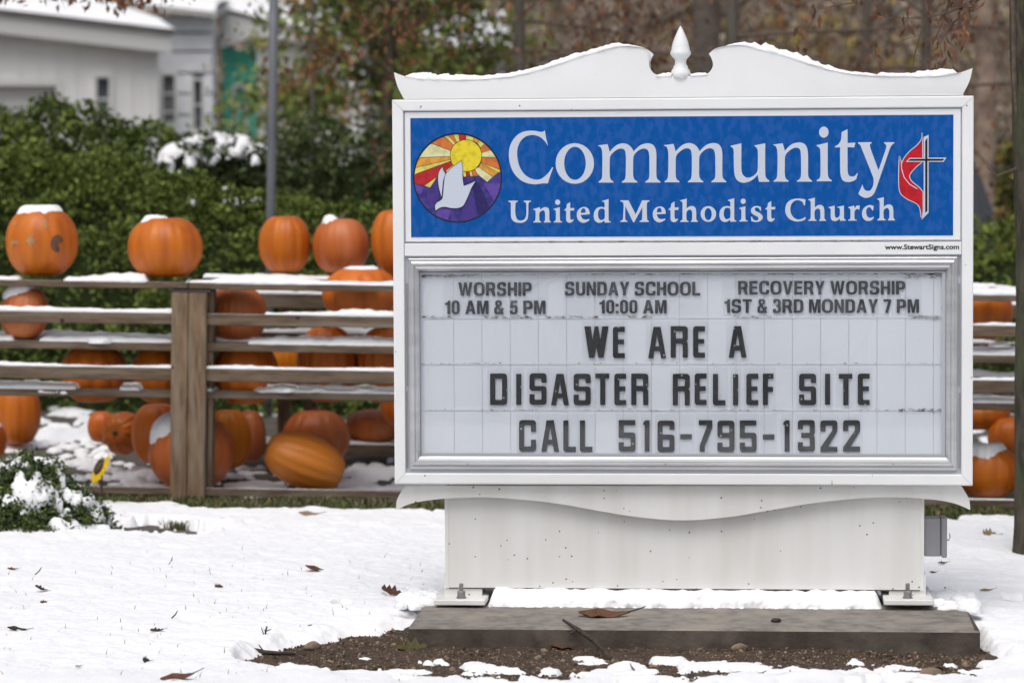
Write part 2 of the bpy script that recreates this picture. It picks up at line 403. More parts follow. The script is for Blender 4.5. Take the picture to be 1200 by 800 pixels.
# dark turf/soil under everything, out to the horizon
xs = axis(-3.2, 3.4, .05, -400, 400, 1.3); ys = axis(-1.4, 6.0, .05, -300, 600, 1.3)
X, Y = np.meshgrid(xs, ys, indexing='ij')
Z = H(X, Y) - .012*sstep(3, 30, np.hypot(X, Y))
Z = np.where(np.hypot(X, Y) > 40, np.minimum(Z, .0), Z)
np_mesh('ground', np.stack([X, Y, Z], -1).reshape(-1, 3), grid_faces(*X.shape)[:, ::-1][:, ::-1], M['ground'])['kind'] = 'structure'
# bare soil around the pad: fine grid with its own lumps
xs = np.arange(-1.1, 2.2, .007); ys = np.arange(-1.35, .75, .007)
X, Y = np.meshgrid(xs, ys, indexing='ij'); Z = H(X, Y)
lump = .006*np.abs(fbm(X*22, Y*22, seed=40, oct=4)) + .004*fbm(X*7, Y*7, seed=41)
edge = np.minimum.reduce([X-xs[0], xs[-1]-X, Y-ys[0], ys[-1]-Y])
Z = Z + .004 + 1.5*lump - .02*(1-sstep(0, .08, edge))
np_mesh('soil', np.stack([X, Y, Z], -1).reshape(-1, 3), grid_faces(*X.shape), M['soil'])['kind'] = 'structure'
# road behind the photographer, mirrored in the glazing of the board
o = MB().box(-60, 60, -22, -8.2, .0, .03).build('road', M['asphalt']); o['kind'] = 'structure'
o = MB().box(-60, 60, -8.2, -8.0, .0, .12).build('kerb', M['concrete']); o['kind'] = 'structure'

def snow_thick(X, Y):
    px, py = proj(X, Y, H(X, Y)+.03)
    base = .036 + .010*fbm(X*2.2, Y*2.2, seed=10, oct=3) + .012*fbm(X*7, Y*7, seed=11, oct=3)
    fine = .006*fbm(X*32, Y*32, seed=12, oct=3)
    t = base + fine
    front = (Y < 2.0) & (py > 690)
    sd = np.where(front, soil_sd(px, py), -60)
    wob = 8*fbm(X*8, Y*8, seed=13, oct=4)
    cover = sstep(-12, 5, sd + wob)
    t = t - .056*cover
    # crumbs and patches of snow lying on the soil in the front strip
    crumb = fbm(X*9, Y*7, seed=14, oct=5)
    t = t + np.where(front, .046*sstep(.09-.44*sstep(760, 786, py), .36-.44*sstep(760, 786, py), crumb)*sstep(758, 766, py)*cover, 0)
    # thin, broken snow along the lower edge of the picture
    thin = sstep(768, 790, py)*sstep(380, 520, px)*(1-sstep(1120, 1180, px))*front
    t = t - thin*.045*sstep(.05, .25, fbm(X*12+9, Y*12, seed=15, oct=4))
    def hole(cx, cy, rx, ry, amt=.07, jag=.35):
        q = np.hypot((px-cx)/rx, (py-cy)/ry) + jag*fbm(X*20, Y*20, seed=16, oct=3)*2
        return amt*(1-sstep(.75, 1.15, q))
    t = t - hole(200, 619, 74, 8) - hole(165, 613, 60, 5) - hole(402, 709, 10, 3.5) - hole(1187, 706, 20, 4) - hole(455, 699, 6, 2) - hole(478, 693, 3, 1.5)
    # strip of turf at the foot of the rack
    rl = 582 + 7*sstep(195, 235, px) + .0115*px
    wobr = 11*fbm(X*5, Y*6, seed=17, oct=4)
    t = t - .08*np.where(Y > 3.0, sstep(-4, 3, (rl + 3.5 + wobr) - py), 0)
    # patchy snow behind the rack front
    beh = sstep(3.78, 3.95, Y)
    t = t*(1-beh) + beh*(.045*(fbm(X*4.2, Y*4.2, seed=20, oct=4)-.20) + .022*fbm(X*11, Y*11, seed=21, oct=3))
    t = np.where((t > 0) & front, t*(1-.5*cover), t)
    # road side
    t = t - .2*(Y < -7.9)
    # under the pad
    return t
xs = axis(-2.35, 2.35, .0075, -40, 40, 1.22); ys = axis(-.30, 3.95, .0125, -.3, 14, 1.06); ys = np.concatenate([axis(-1.0, -.30, .006, -7.95, -.3, 1.12), ys])
ys = ys[np.concatenate([[True], np.diff(ys) > .002])]
X, Y = np.meshgrid(xs, ys, indexing='ij'); T = snow_thick(X, Y)
Hh = H(X, Y) + .008
P = np.stack([X, Y, Hh], -1); N = np.zeros_like(P); N[..., 2] = 1
Tc = np.where(T > 0, T, np.maximum(T, -.014))
v, f = shell('snow', P, N, Tc, None)
np_mesh('snow_ground', v, f, M['snow'])['kind'] = 'structure'

# ================================================================== THE SIGN
YAW = 0.07958
sign = empty('church_sign', (.5348, 0, 0), (0, 0, -YAW))
tag(sign, 'large white church notice board with blue header, scrolled top and changeable black letters', 'sign')
SI = Matrix.Rotation(YAW, 4, 'Z') @ Matrix.Translation((-.5348, 0, 0))
def S(px, py, y=0.0):      # photo pixel -> (u, z) on the plane y of the sign's own frame
    o = SI @ CAM; d = SI.to_3x3() @ ray(px, py); k = (y-o.y)/d.y; p = o + d*k; return (p.x, p.z)
def SX(px, py, y=0.0): return S(px, py, y)[0]
def SZ(px, py, y=0.0): return S(px, py, y)[1]
HW = .9145; ZB, ZT = .5009, 1.7230
K = (ZT-ZB)/452.0          # metres per photo pixel on the sign
# cabinet body and mitred frame
b = MB().box(-HW+.003, HW-.003, .045, .26, ZB+.003, ZT-.003); b.build('cabinet', M['white'], sign, bevel=.003)
fill2d('cabinet_front', [[(-HW+.003, ZB+.003), (HW-.003, ZB+.003), (HW-.003, ZT-.003), (-HW+.003, ZT-.003)], [(SX(492,430),SZ(800,532.5)),(SX(1105,430),SZ(800,532.5)),(SX(1105,430),SZ(800,319.5)),(SX(492,430),SZ(800,319.5))]], M['white'], .0449, .0265, sign)
FWD = 13.2*K
def mitre(name, x0, x1, z0, z1, wd, y0, y1, m, parent, bevel=.0015, prof=None):
    g = .0006
    # profile across the width: list of (t 0..1 from outside to inside, y)
    prof = prof or [(0, y1), (0, y0), (1, y0), (1, y1)]
    corners = {'b': ((x0, z0), (x1, z0)), 'r': ((x1, z0), (x1, z1)), 't': ((x1, z1), (x0, z1)), 'l': ((x0, z1), (x0, z0))}
    objs = []
    for k, (a, b_) in corners.items():
        a = np.array(a, float); b_ = np.array(b_, float); d = (b_-a)/np.linalg.norm(b_-a); nn = np.array([-d[1], d[0]])
        v = []
        for t, y in prof:
            q = a + d*(g + t*wd) + nn*t*wd; v.append((q[0], y, q[1]))
        for t, y in prof:
            q = b_ - d*(g + t*wd) + nn*t*wd; v.append((q[0], y, q[1]))
        n = len(prof); f = [(i, i+n, (i+1) % n + n, (i+1) % n) for i in range(n)] + [tuple(range(n)), tuple(range(2*n-1, n-1, -1))]
        mb = MB(); mb.add(v, f); o = mb.build(name, m, parent)
        bm = bmesh.new(); bm.from_mesh(o.data); bmesh.ops.recalc_face_normals(bm, faces=bm.faces); bm.to_mesh(o.data); bm.free()
        objs.append(o)
    return objs
r = .004
for o in mitre('frame_rail', -HW, HW, ZB, ZT, FWD, 0, .02, M['white'], sign,
               prof=[(0, .02), (0, r), (.05, .0012), (.12, 0), (.90, 0), (.97, .0012), (1, r), (1, .02)]): pass
# dark backing inside the frame (seams read as fine grey lines)
fill2d('backing', [[(-HW+FWD, ZB+FWD), (HW-FWD, ZB+FWD), (HW-FWD, ZT-FWD), (-HW+FWD, ZT-FWD)], [(SX(493,430),SZ(800,531.5)),(SX(1104,430),SZ(800,531.5)),(SX(1104,430),SZ(800,320.5)),(SX(493,430),SZ(800,320.5))]], M['groove'], .0175, .005, sign)
# header face
zt = SZ(800, 136.0-2.2); zb = SZ(800, 282.2)
hx0, hx1 = -HW+FWD+.004, HW-FWD-.004
zt = ZT-FWD-.004
MB().box(hx0, hx1, .0085, .012, zb, zt).build('header_face', M['face_white'], sign, bevel=.0008)
bx0, bx1 = -.8570, .8520; bz0, bz1 = 1.2875, 1.6645
header = MB().box(bx0, bx1, .0070, .0083, bz0, bz1).build('header_panel', M['blue'], sign)
# divider band and its seams
dz1, dz0 = SZ(800, 284.4), SZ(800, 299.2)
MB().box(-HW+FWD+.001, HW-FWD-.001, .002, .011, dz0, dz1).build('divider_band', M['white'], sign, bevel=.0015)
dv = MB()
for k in range(40):
    x = -.87 + 1.74*k/39 + random.uniform(-.02, .02); L = random.uniform(.005, .03)
    dv.box(x, x+L, .0055, .0082, zb-.0020-random.uniform(0, .001), zb-.0004)
dv.build('header_grime', M['grime'], sign)['kind'] = 'stuff'

def px_contour(c, y): return [S(p[0], p[1], y) for p in c]
YL = .0068
# --- serif lettering, traced outlines in tenths of a pixel of three crops
GL = {}
def G(key, ox, oy, *conts): GL[key] = [[(ox+p[0]/10, oy+p[1]/10) for p in (smooth_contour(c) if not callable(c) else c())] for c in conts]
def E_(cx, cy, rx, ry): return lambda: ell(cx, cy, rx, ry)
G('C', 590, 145, [(485,78,1),(500,170),(522,262,1),(490,212),(440,165),(385,140),(330,134),(260,152),(200,207),(168,282),(160,350),(168,430),(190,505),(235,580),(300,632),(370,655),(430,650),(480,620),(530,572),(572,510,1),(582,516,1),(552,600),(520,700,1),(460,700),(370,710),(280,698),(200,660),(130,590),(85,500),(65,400),(68,300),(95,220),(150,145),(220,100),(300,83),(380,86),(430,96),(465,95,1)])
G('o', 590, 145, E_(836,467,225,238), E_(838,465,127,194))
G('m', 700, 145, [(10,255,1),(120,240,1),(135,290),(145,330,1),(190,280),(240,245),(300,230),(355,243),(398,278),(425,325,1),(470,280),(520,245),(590,230),(645,244),(680,290),(692,360),(692,450),(692,600),(702,645),(740,680,1),(740,690,1),(562,690,1),(562,680,1),(600,648),(610,600),(610,450),(608,370),(590,310),(545,292),(490,310),(440,355),(422,400),(420,500),(420,600),(432,648),(470,680,1),(470,690,1),(288,690,1),(288,680,1),(322,650),(332,600),(335,450),(333,370),(320,310),(275,292),(220,312),(165,360),(148,400),(145,500),(145,600),(155,650),(190,680,1),(190,690,1),(15,690,1),(15,680,1),(47,650),(57,600),(60,450),(57,330),(40,278),(10,262,1)])
G('n', 700, 145, [(10,255,1),(120,240,1),(135,290),(145,330,1),(190,280),(240,245),(310,230),(368,243),(402,285),(416,355),(418,450),(418,600),(428,645),(465,680,1),(465,690,1),(287,690,1),(287,680,1),(325,650),(335,600),(335,450),(333,370),(320,310),(275,292),(220,312),(165,360),(148,400),(145,500),(145,600),(155,650),(190,680,1),(190,690,1),(15,690,1),(15,680,1),(47,650),(57,600),(60,450),(57,330),(40,278),(10,262,1)])
G('u', 810, 145, [(462,260,1),(588,230,1),(588,300),(588,520),(602,592),(650,632),(710,622),(755,588),(778,545),(781,450),(781,340),(774,295),(742,262,1),(742,255,1),(868,230,1),(867,300),(867,560),(876,630),(915,668,1),(915,682,1),(795,682,1),(778,600,1),(730,650),(670,682),(600,692),(545,668),(515,620),(502,540),(498,400),(498,330),(490,290),(462,268,1)])
G('i', 930, 145, E_(354,100,56,65), [(270,252,1),(400,222,1),(400,300),(400,560),(410,632),(448,663,1),(448,675,1),(272,675,1),(272,663,1),(306,635),(315,580),(315,400),(313,320),(303,285),(270,260,1)])
G('t', 930, 145, [(485,268,1),(530,235),(556,185),(562,100,1),(632,65,1),(632,228,1),(725,222,1),(710,280,1),(632,275,1),(632,400),(634,560),(650,608),(690,620),(722,608),(744,578,1),(752,582,1),(735,650,1),(700,672),(640,685),(580,667),(552,610),(545,500),(545,278,1),(485,278,1)])
G('y', 930, 145, [(755,218,1),(915,218,1),(915,228,1),(894,248),(908,310),(995,545,1),(1080,300),(1085,255),(1060,228,1),(1060,218,1),(1182,218,1),(1182,228,1),(1155,248),(1130,290),(1040,550),(960,780),(920,845),(850,870),(790,850),(758,820,1),(775,785),(808,712,1),(820,755),(850,785),(900,780),(932,720),(936,650),(915,585),(805,310),(782,255),(755,230,1)])
G('U2', 590, 225, [(58,102,1),(168,102,1),(168,114,1),(146,124),(140,150),(140,260),(160,318),(205,335),(250,315),(268,260),(268,160),(262,126),(238,114,1),(238,102,1),(320,102,1),(320,114,1),(297,126),(292,160),(290,270),(275,328),(235,356),(190,362),(130,350),(95,312),(87,260),(87,150),(82,125),(58,114,1)])
G('n2', 590, 225, [(350,200,1),(425,178,1),(430,207,1),(468,182),(500,178),(530,196),(537,240),(537,305),(541,336),(555,347,1),(555,357,1),(475,357,1),(475,347,1),(486,335),(489,300),(486,240),(470,215),(440,225),(422,245),(420,300),(424,336),(440,347,1),(440,357,1),(350,357,1),(350,347,1),(370,335),(376,300),(376,235),(370,215),(350,208,1)])
G('i2', 590, 225, E_(635,120,30,31), [(588,198,1),(660,178,1),(661,300),(667,338),(688,347,1),(688,357,1),(588,357,1),(588,347,1),(609,335),(614,300),(614,235),(608,214),(588,207,1)])
G('t2', 590, 225, [(712,210,1),(737,185),(742,145,1),(782,118,1),(782,188,1),(831,188,1),(826,218,1),(782,218,1),(782,300),(792,325),(820,319,1),(823,330,1),(793,358),(755,356),(738,335),(735,300),(735,218,1),(712,218,1)])
G('e2', 590, 225, [(905,268,1),(1010,262,1),(1010,235),(993,195),(950,175),(898,190),(866,230),(860,280),(877,330),(920,360),(962,357),(1000,336),(1009,322,1),(1000,316,1),(962,324),(925,310)], [(906,246,1),(915,207),(938,190),(958,205),(964,242,1)])
G('d2', 820, 225, [(330,95,1),(405,72,1),(405,310),(412,330),(430,336,1),(430,346,1),(360,350,1),(355,325,1),(320,347),(280,350),(245,325),(230,272),(240,215),(275,175),(320,165),(358,172,1),(358,125),(350,108),(330,103,1)], [(358,202),(335,186),(300,192),(282,232),(284,282),(304,316),(335,315),(358,295)])
G('M2', 710, 225, [(170,98,1),(265,98,1),(350,262,1),(425,98,1),(512,98,1),(512,110,1),(488,122),(480,150),(482,300),(488,330),(505,340,1),(505,351,1),(395,351,1),(395,340,1),(420,328),(425,300),(428,178,1),(332,355,1),(320,355,1),(228,165,1),(226,290),(230,325),(252,340,1),(252,351,1),(170,351,1),(170,340,1),(195,326),(202,300),(208,160),(198,122),(170,110,1)])
G('h2', 710, 225, [(870,98,1),(948,78,1),(946,192,1),(985,167),(1028,168),(1053,196),(1059,250),(1059,305),(1064,330),(1078,340,1),(1078,351,1),(998,351,1),(998,340,1),(1010,325),(1012,290),(1010,235),(993,208),(962,215),(945,240),(944,300),(950,332),(968,340,1),(968,351,1),(872,351,1),(872,340,1),(894,326),(898,300),(898,140),(892,116),(870,106,1)])
G('o2', 820, 225, E_(101,258,91,93), E_(99,260,42,71))
G('s2', 820, 225, [(716,175,1),(718,220,1),(708,220,1),(692,192),(665,182),(645,196),(655,222),(700,245),(732,275),(736,310),(705,343),(655,352),(605,342,1),(600,290,1),(612,290,1),(630,323),(665,335),(688,318),(678,292),(635,268),(604,238),(603,203),(628,174),(670,163)])
G('C2', 820, 225, [(1240,88,1),(1233,160,1),(1222,158,1),(1205,120),(1165,98),(1120,101),(1078,137),(1062,195),(1072,258),(1110,306),(1160,322),(1205,312),(1238,292,1),(1243,300,1),(1225,328),(1170,345),(1110,342),(1050,315),(1010,260),(1002,195),(1020,135),(1065,95),(1120,79),(1180,78)])
G('u2', 930, 225, [(410,178,1),(482,158,1),(482,265),(492,298),(515,300),(538,280),(542,240),(542,205),(535,190),(512,182,1),(512,175,1),(590,158,1),(590,290),(595,317),(612,325,1),(612,335,1),(545,338,1),(540,312,1),(510,334),(475,341),(445,325),(435,290),(435,215),(430,195),(410,186,1)])
G('r2', 930, 225, [(640,178,1),(710,158,1),(714,192,1),(740,160,1),(775,158,1),(770,212,1),(750,200),(728,208),(715,232),(713,290),(718,320),(740,327,1),(740,336,1),(640,336,1),(640,327,1),(662,315),(666,290),(666,215),(660,195),(640,186,1)])
G('c2', 930, 225, [(938,165,1),(932,218,1),(922,216,1),(903,185),(880,178),(858,198),(850,235),(860,278),(885,302),(915,300),(938,290,1),(941,298,1),(915,330),(870,340),(830,325),(805,285),(802,235),(825,187),(868,158),(905,154)])
def letters(seq, parent):
    for key, dx, dy in seq:
        c = [[S(x+dx, y+dy, YL) for x, y in ct] for ct in GL[key]]
        fill2d('letter', c, M['letter_white'], YL, .0006, parent)
letters([('C',0,0),('o',0,0),('m',0,0),('m',77.3,-.3),('u',0,0),('n',205.2,-1),('i',0,0),('t',0,0),('y',0,0)], header)
letters([('U2',0,0),('n2',0,0),('i2',0,0),('t2',0,0),('e2',0,0),('d2',-147.3,1.0),('M2',0,0),('e2',89,-.6),('t2',122.3,-.7),('h2',0,0),('o2',0,0),('d2',0,0),('i2',217.4,-1.1),('s2',0,0),('t2',235.6,-1.3),
         ('C2',0,0),('h2',150.2,-1.2),('u2',0,0),('r2',0,0),('c2',0,0),('h2',231,-1.8)], header)

# --- stained glass roundel with sun and dove
def flat(name, col, rough=.4, c2=None):
    return mat(name, col, rough, c2 or tuple(c*.8 for c in col), 60, detail=4, contrast=(.45, .6))
EM = {'ink': flat('roundel_black', (.012,.012,.02)), 'indigo': flat('roundel_indigo', (.035,.025,.16), .4, (.055,.045,.24)), 'violet': flat('roundel_violet', (.11,.06,.32)),
      'violet2': flat('roundel_violet_deep', (.06,.035,.22)), 'dark': flat('roundel_midnight', (.022,.018,.12)),
      'sun': flat('roundel_sun', (.74,.60,.03)), 'yellow': flat('roundel_yellow', (.68,.60,.14)), 'cream': flat('roundel_cream', (.66,.66,.36)), 'amber': flat('roundel_amber', (.68,.32,.05)),
      'orange': flat('roundel_orange', (.60,.17,.04)), 'red': flat('roundel_red', (.46,.02,.025)), 'dove': M['letter_white'], 'flame': flat('flame_red', (.50,.008,.018)), 'edge': M['letter_white'], 'black': flat('cross_black', (.008,.010,.014))}
emb = empty('roundel'); emb.parent = header
def EPx(x, y): return (475 + x/6.1538, 140 + y/6.1538)
def epoly(name, pts, m, y, thick=.0004): return fill2d(name, [[S(*EPx(*p), y) for p in pts]], m, y, thick, emb)
circ = lambda rr: ell(377, 421, rr, rr*1.01, 72)
epoly('roundel_rim', circ(321), EM['ink'], .00685, .0003)
epoly('sky_piece', circ(312), EM['indigo'], .00655, .0002)
def clip_circle(pts, rr=312):
    out = []
    for i in range(len(pts)):
        a = np.array(pts[i], float); b_ = np.array(pts[(i+1) % len(pts)], float)
        for k in range(10):
            p = a + (b_-a)*k/10; d = p-np.array([377,421]); L = np.hypot(*d)
            out.append(tuple(p if L <= rr else np.array([377,421])+d/L*rr))
    return out
for pts, c in [([(565,458),(705,462),(700,520),(640,588)],'violet'), ([(60,455),(135,490),(110,540),(80,520)],'violet'), ([(480,470),(500,420),(560,520),(610,640),(560,680),(520,690)],'dark'),
               ([(230,640),(330,650),(300,740),(220,710)],'violet'), ([(420,610),(470,520),(520,690),(450,735),(400,740)],'violet2'), ([(175,492),(228,430),(240,560),(200,640),(140,600)],'violet2')]:
    epoly('sky_piece', clip_circle(pts), EM[c], .0063, .0002)
rays = [([(135,478),(178,493),(232,412)],'yellow'),([(45,405),(40,456),(135,478),(235,410),(290,372),(345,325),(330,300)],'red'),([(290,372),(300,384),(350,340),(343,328)],'yellow'),
 ([(50,404),(60,350),(325,290),(330,302)],'yellow'),([(60,350),(85,277),(322,267),(325,290)],'amber'),([(85,276),(170,165),(327,226),(322,267)],'cream'),([(178,170),(265,112),(350,187),(327,226)],'orange'),
 ([(265,115),(300,104),(362,172),(350,187)],'yellow'),([(300,106),(338,96),(372,165),(362,172)],'orange'),([(338,98),(380,92),(392,156),(372,165)],'yellow'),([(380,92),(436,96),(436,150),(392,156)],'red'),
 ([(436,96),(500,115),(487,156),(436,150)],'yellow'),([(500,115),(542,140),(518,171),(487,156)],'amber'),([(542,138),(582,170),(540,204),(518,171)],'yellow'),([(582,170),(625,218),(550,241),(540,204)],'orange'),
 ([(625,218),(665,275),(552,271),(550,241)],'cream'),([(665,275),(710,372),(546,312),(552,272)],'orange'),([(710,372),(672,384),(543,316),(546,312)],'yellow'),([(672,384),(632,416),(530,344),(543,316)],'amber'),
 ([(632,416),(590,452),(520,396),(498,355),(530,344)],'cream'),([(498,355),(528,410),(490,409),(478,366)],'orange'),([(478,368),(488,411),(468,412),(460,374)],'yellow'),([(460,374),(466,414),(445,416),(437,376)],'red'),([(437,376),(440,413),(420,415),(412,370)],'yellow')]
for pts, c in rays: epoly('ray_piece', clip_circle(pts), EM[c], .0060, .0002)
epoly('sun_disc', ell(437, 262, 113, 114, 48), EM['sun'], .0053, .0002)
lead = MB()
def lead_line(pts, wd, y, closed=False, tr=EPx, target=lead):
    q = [S(*tr(*p), y) for p in pts]; v, f = ribbon_obj('x', q, wd, None, y, .0002, None, closed); target.add(v, f)
for pts, c in rays:
    lead_line(clip_circle(pts), .0010, .0056, True)
lead_line(ell(437, 262, 114, 115, 48), .0014, .0050, True)
dove1 = smooth_contour([(405,297,1),(414,350),(414,420),(422,478,1),(465,462),(512,440,1),(480,490),(455,550),(420,620),(380,640),(330,640),(285,632),(250,638),(217,660,1),(213,625),(226,600),(262,575),(270,540),(278,450),(292,392),(340,342)], 6)
dove2 = smooth_contour([(268,338,1),(242,378),(234,430),(242,495),(262,568,1),(268,500),(275,440),(291,390,1),(276,368)], 6)
epoly('dove', dove2, EM['dove'], .0046, .0002); epoly('dove', dove1, EM['dove'], .0046, .0003)
lead_line(dove1, .0014, .0041, True); lead_line(dove2, .0014, .00405, True)
lead.build('leading', EM['ink'], emb)

# --- cross and flame
cf = empty('cross_and_flame'); cf.parent = header
def CPx(x, y): return (1030 + x/5.0, 140 + y/5.0)
flame = smooth_contour([(254,78,1),(250,118),(225,152),(182,188),(150,226),(134,262,1),(124,235),(121,216,1),(118,300),(119,392),(131,436),(170,467),(218,490),(240,517),(250,574,1),(256,540),(256,425,1),(235,400),(200,372),(180,347),(181,320),(208,286),(254,246,1)], 6)
def cpoly(name, pts, m, y, th=.0002): fill2d(name, [[S(*CPx(*p), y) for p in pts]], m, y, th, cf)
edge = MB(); lead_line(flame, .0052, .0066, True, CPx, edge); edge.build('flame_edge', EM['edge'], cf)
cpoly('flame', flame, EM['flame'], .0062)
e2 = MB(); lead_line([(131,245),(133,290),(148,340),(180,380),(225,407)], .0026, .0058, False, CPx, e2); e2.build('flame_edge', EM['edge'], cf)
cpoly('cross_edge', [(262,104),(291,90),(291,224),(396,224),(378,249),(291,249),(291,546),(250,588),(258,560),(262,520),(262,249),(158,249),(180,226),(262,226)], EM['edge'], .0054)
cpoly('cross', [(271,126),(284,106),(284,231),(384,231),(372,243),(284,243),(284,536),(271,548),(271,243),(168,243),(182,232),(271,231)], EM['black'], .0050)

# --- small print under the header
def text_fit(body, x0, x1, ytop, ybase, y, m, parent, name='small_print', offset=.012):
    cu = bpy.data.curves.new('t', 'FONT'); cu.body = body; cu.offset = offset; cu.extrude = 0; cu.resolution_u = 4
    o = bpy.data.objects.new('t', cu); link(o); dg = bpy.context.evaluated_depsgraph_get()
    me = bpy.data.meshes.new_from_object(o.evaluated_get(dg)); bpy.data.objects.remove(o); bpy.data.curves.remove(cu)
    a = np.array([v.co[:] for v in me.vertices]); mx0, mx1 = a[:, 0].min(), a[:, 0].max(); capz = .70
    (X0, Z0), (X1, Z1), (_, ZC) = S(x0, ybase, y), S(x1, ybase, y), S(x0, ytop, y)
    sx = (X1-X0)/(mx1-mx0); sz = (ZC-Z0)/capz
    for v in me.vertices: v.co = (X0+(v.co.x-mx0)*sx, y, Z0+v.co.y*sz)
    me.materials.clear(); me.materials.append(m); ob = bpy.data.objects.new(name, me); ob.parent = parent; link(ob); return ob
text_fit('www.StewartSigns.com', 1037, 1124, 286.6, 292.2, .0012, M['url_black'], sign, offset=.026)

# --- message board: tiles, dirt, panels, letters, frame, glazing
rx0, rx1 = SX(479.2, 430), SX(1121.6, 430); rz1, rz0 = SZ(800, 302.0), SZ(800, 550.3)
FW2 = 12.6*K; mz1, mz0 = rz1-FW2*1.22, rz0+FW2*1.22
mx0, mx1 = rx0+FW2, rx1-FW2
YB = .030
MB().box(mx0-.001, mx1+.001, YB+.0015, YB+.006, mz0-.001, mz1+.001).build('board_backing', M['groove'], sign)
board = empty('message_board'); board.parent = sign
cols = [mx0] + [SX(532+33.05*k, 430, YB) for k in range(18)]
cols = [c for c in cols if c < mx1-.02] + [mx1]
rows = [SZ(800, 371.8, YB), SZ(800, 425.6, YB), SZ(800, 479.8, YB)]
zr = [mz1+.001] + rows + [mz0-.001]
for i in range(len(cols)-1):
    for j in range(4):
        jj = random.uniform(0, .0006)
        MB().box(cols[i]+.0005, cols[i+1]-.0005, YB-.0015-jj, YB+.001, zr[j+1]+.0004, zr[j]-.0004).build('tile', M['board'], board)
# raised tracks that hold the letter panels (faint ledges between rows)
for z in rows:
    MB().box(mx0, mx1, YB-.0036, YB-.0023, z-.0030, z+.0014).build('letter_track', M['board'], board)
gr = MB()
def smear(x0, x1, y0, y1, n, smin, smax, yy=YB-.0062):
    for k in range(n):
        a, z = S(random.uniform(x0, x1), random.uniform(y0, y1), yy); L = random.uniform(smin, smax); h = random.uniform(.0006, .0016)
        nn = 6; pts = [(a+L*math.cos(t)*random.uniform(.7, 1.1), z+h*math.sin(t)*random.uniform(.5, 1.2)) for t in [2*math.pi*q/nn for q in range(nn)]]
        gr.prism(pts, yy, yy+.0002)
smear(494, 1104, 318.6, 321.5, 420, .003, .012); smear(494, 560, 320, 325, 60, .003, .010); smear(1060, 1104, 319, 326, 60, .003, .010)
for (a, b_) in ((494,530),(567,600),(600,626),(640,662),(668,700),(735,770),(860,905),(1066,1102)): smear(a, b_, 370.3, 372.6, 26, .002, .009)
smear(1064, 1104, 369.5, 374, 40, .002, .008); smear(494, 600, 424.8, 426.6, 26, .002, .007); smear(600, 1104, 425, 426.6, 34, .002, .006)
smear(1055, 1104, 478.5, 482.5, 60, .002, .009); smear(494, 1060, 479.3, 480.6, 60, .002, .007); smear(492, 493.5, 330, 450, 40, .0008, .0016); smear(1103.5, 1105, 335, 450, 40, .0008, .0016)
smear(500, 1100, 330, 530, 90, .0006, .0016)
gr.build('grime', M['grime'], board)['kind'] = 'stuff'

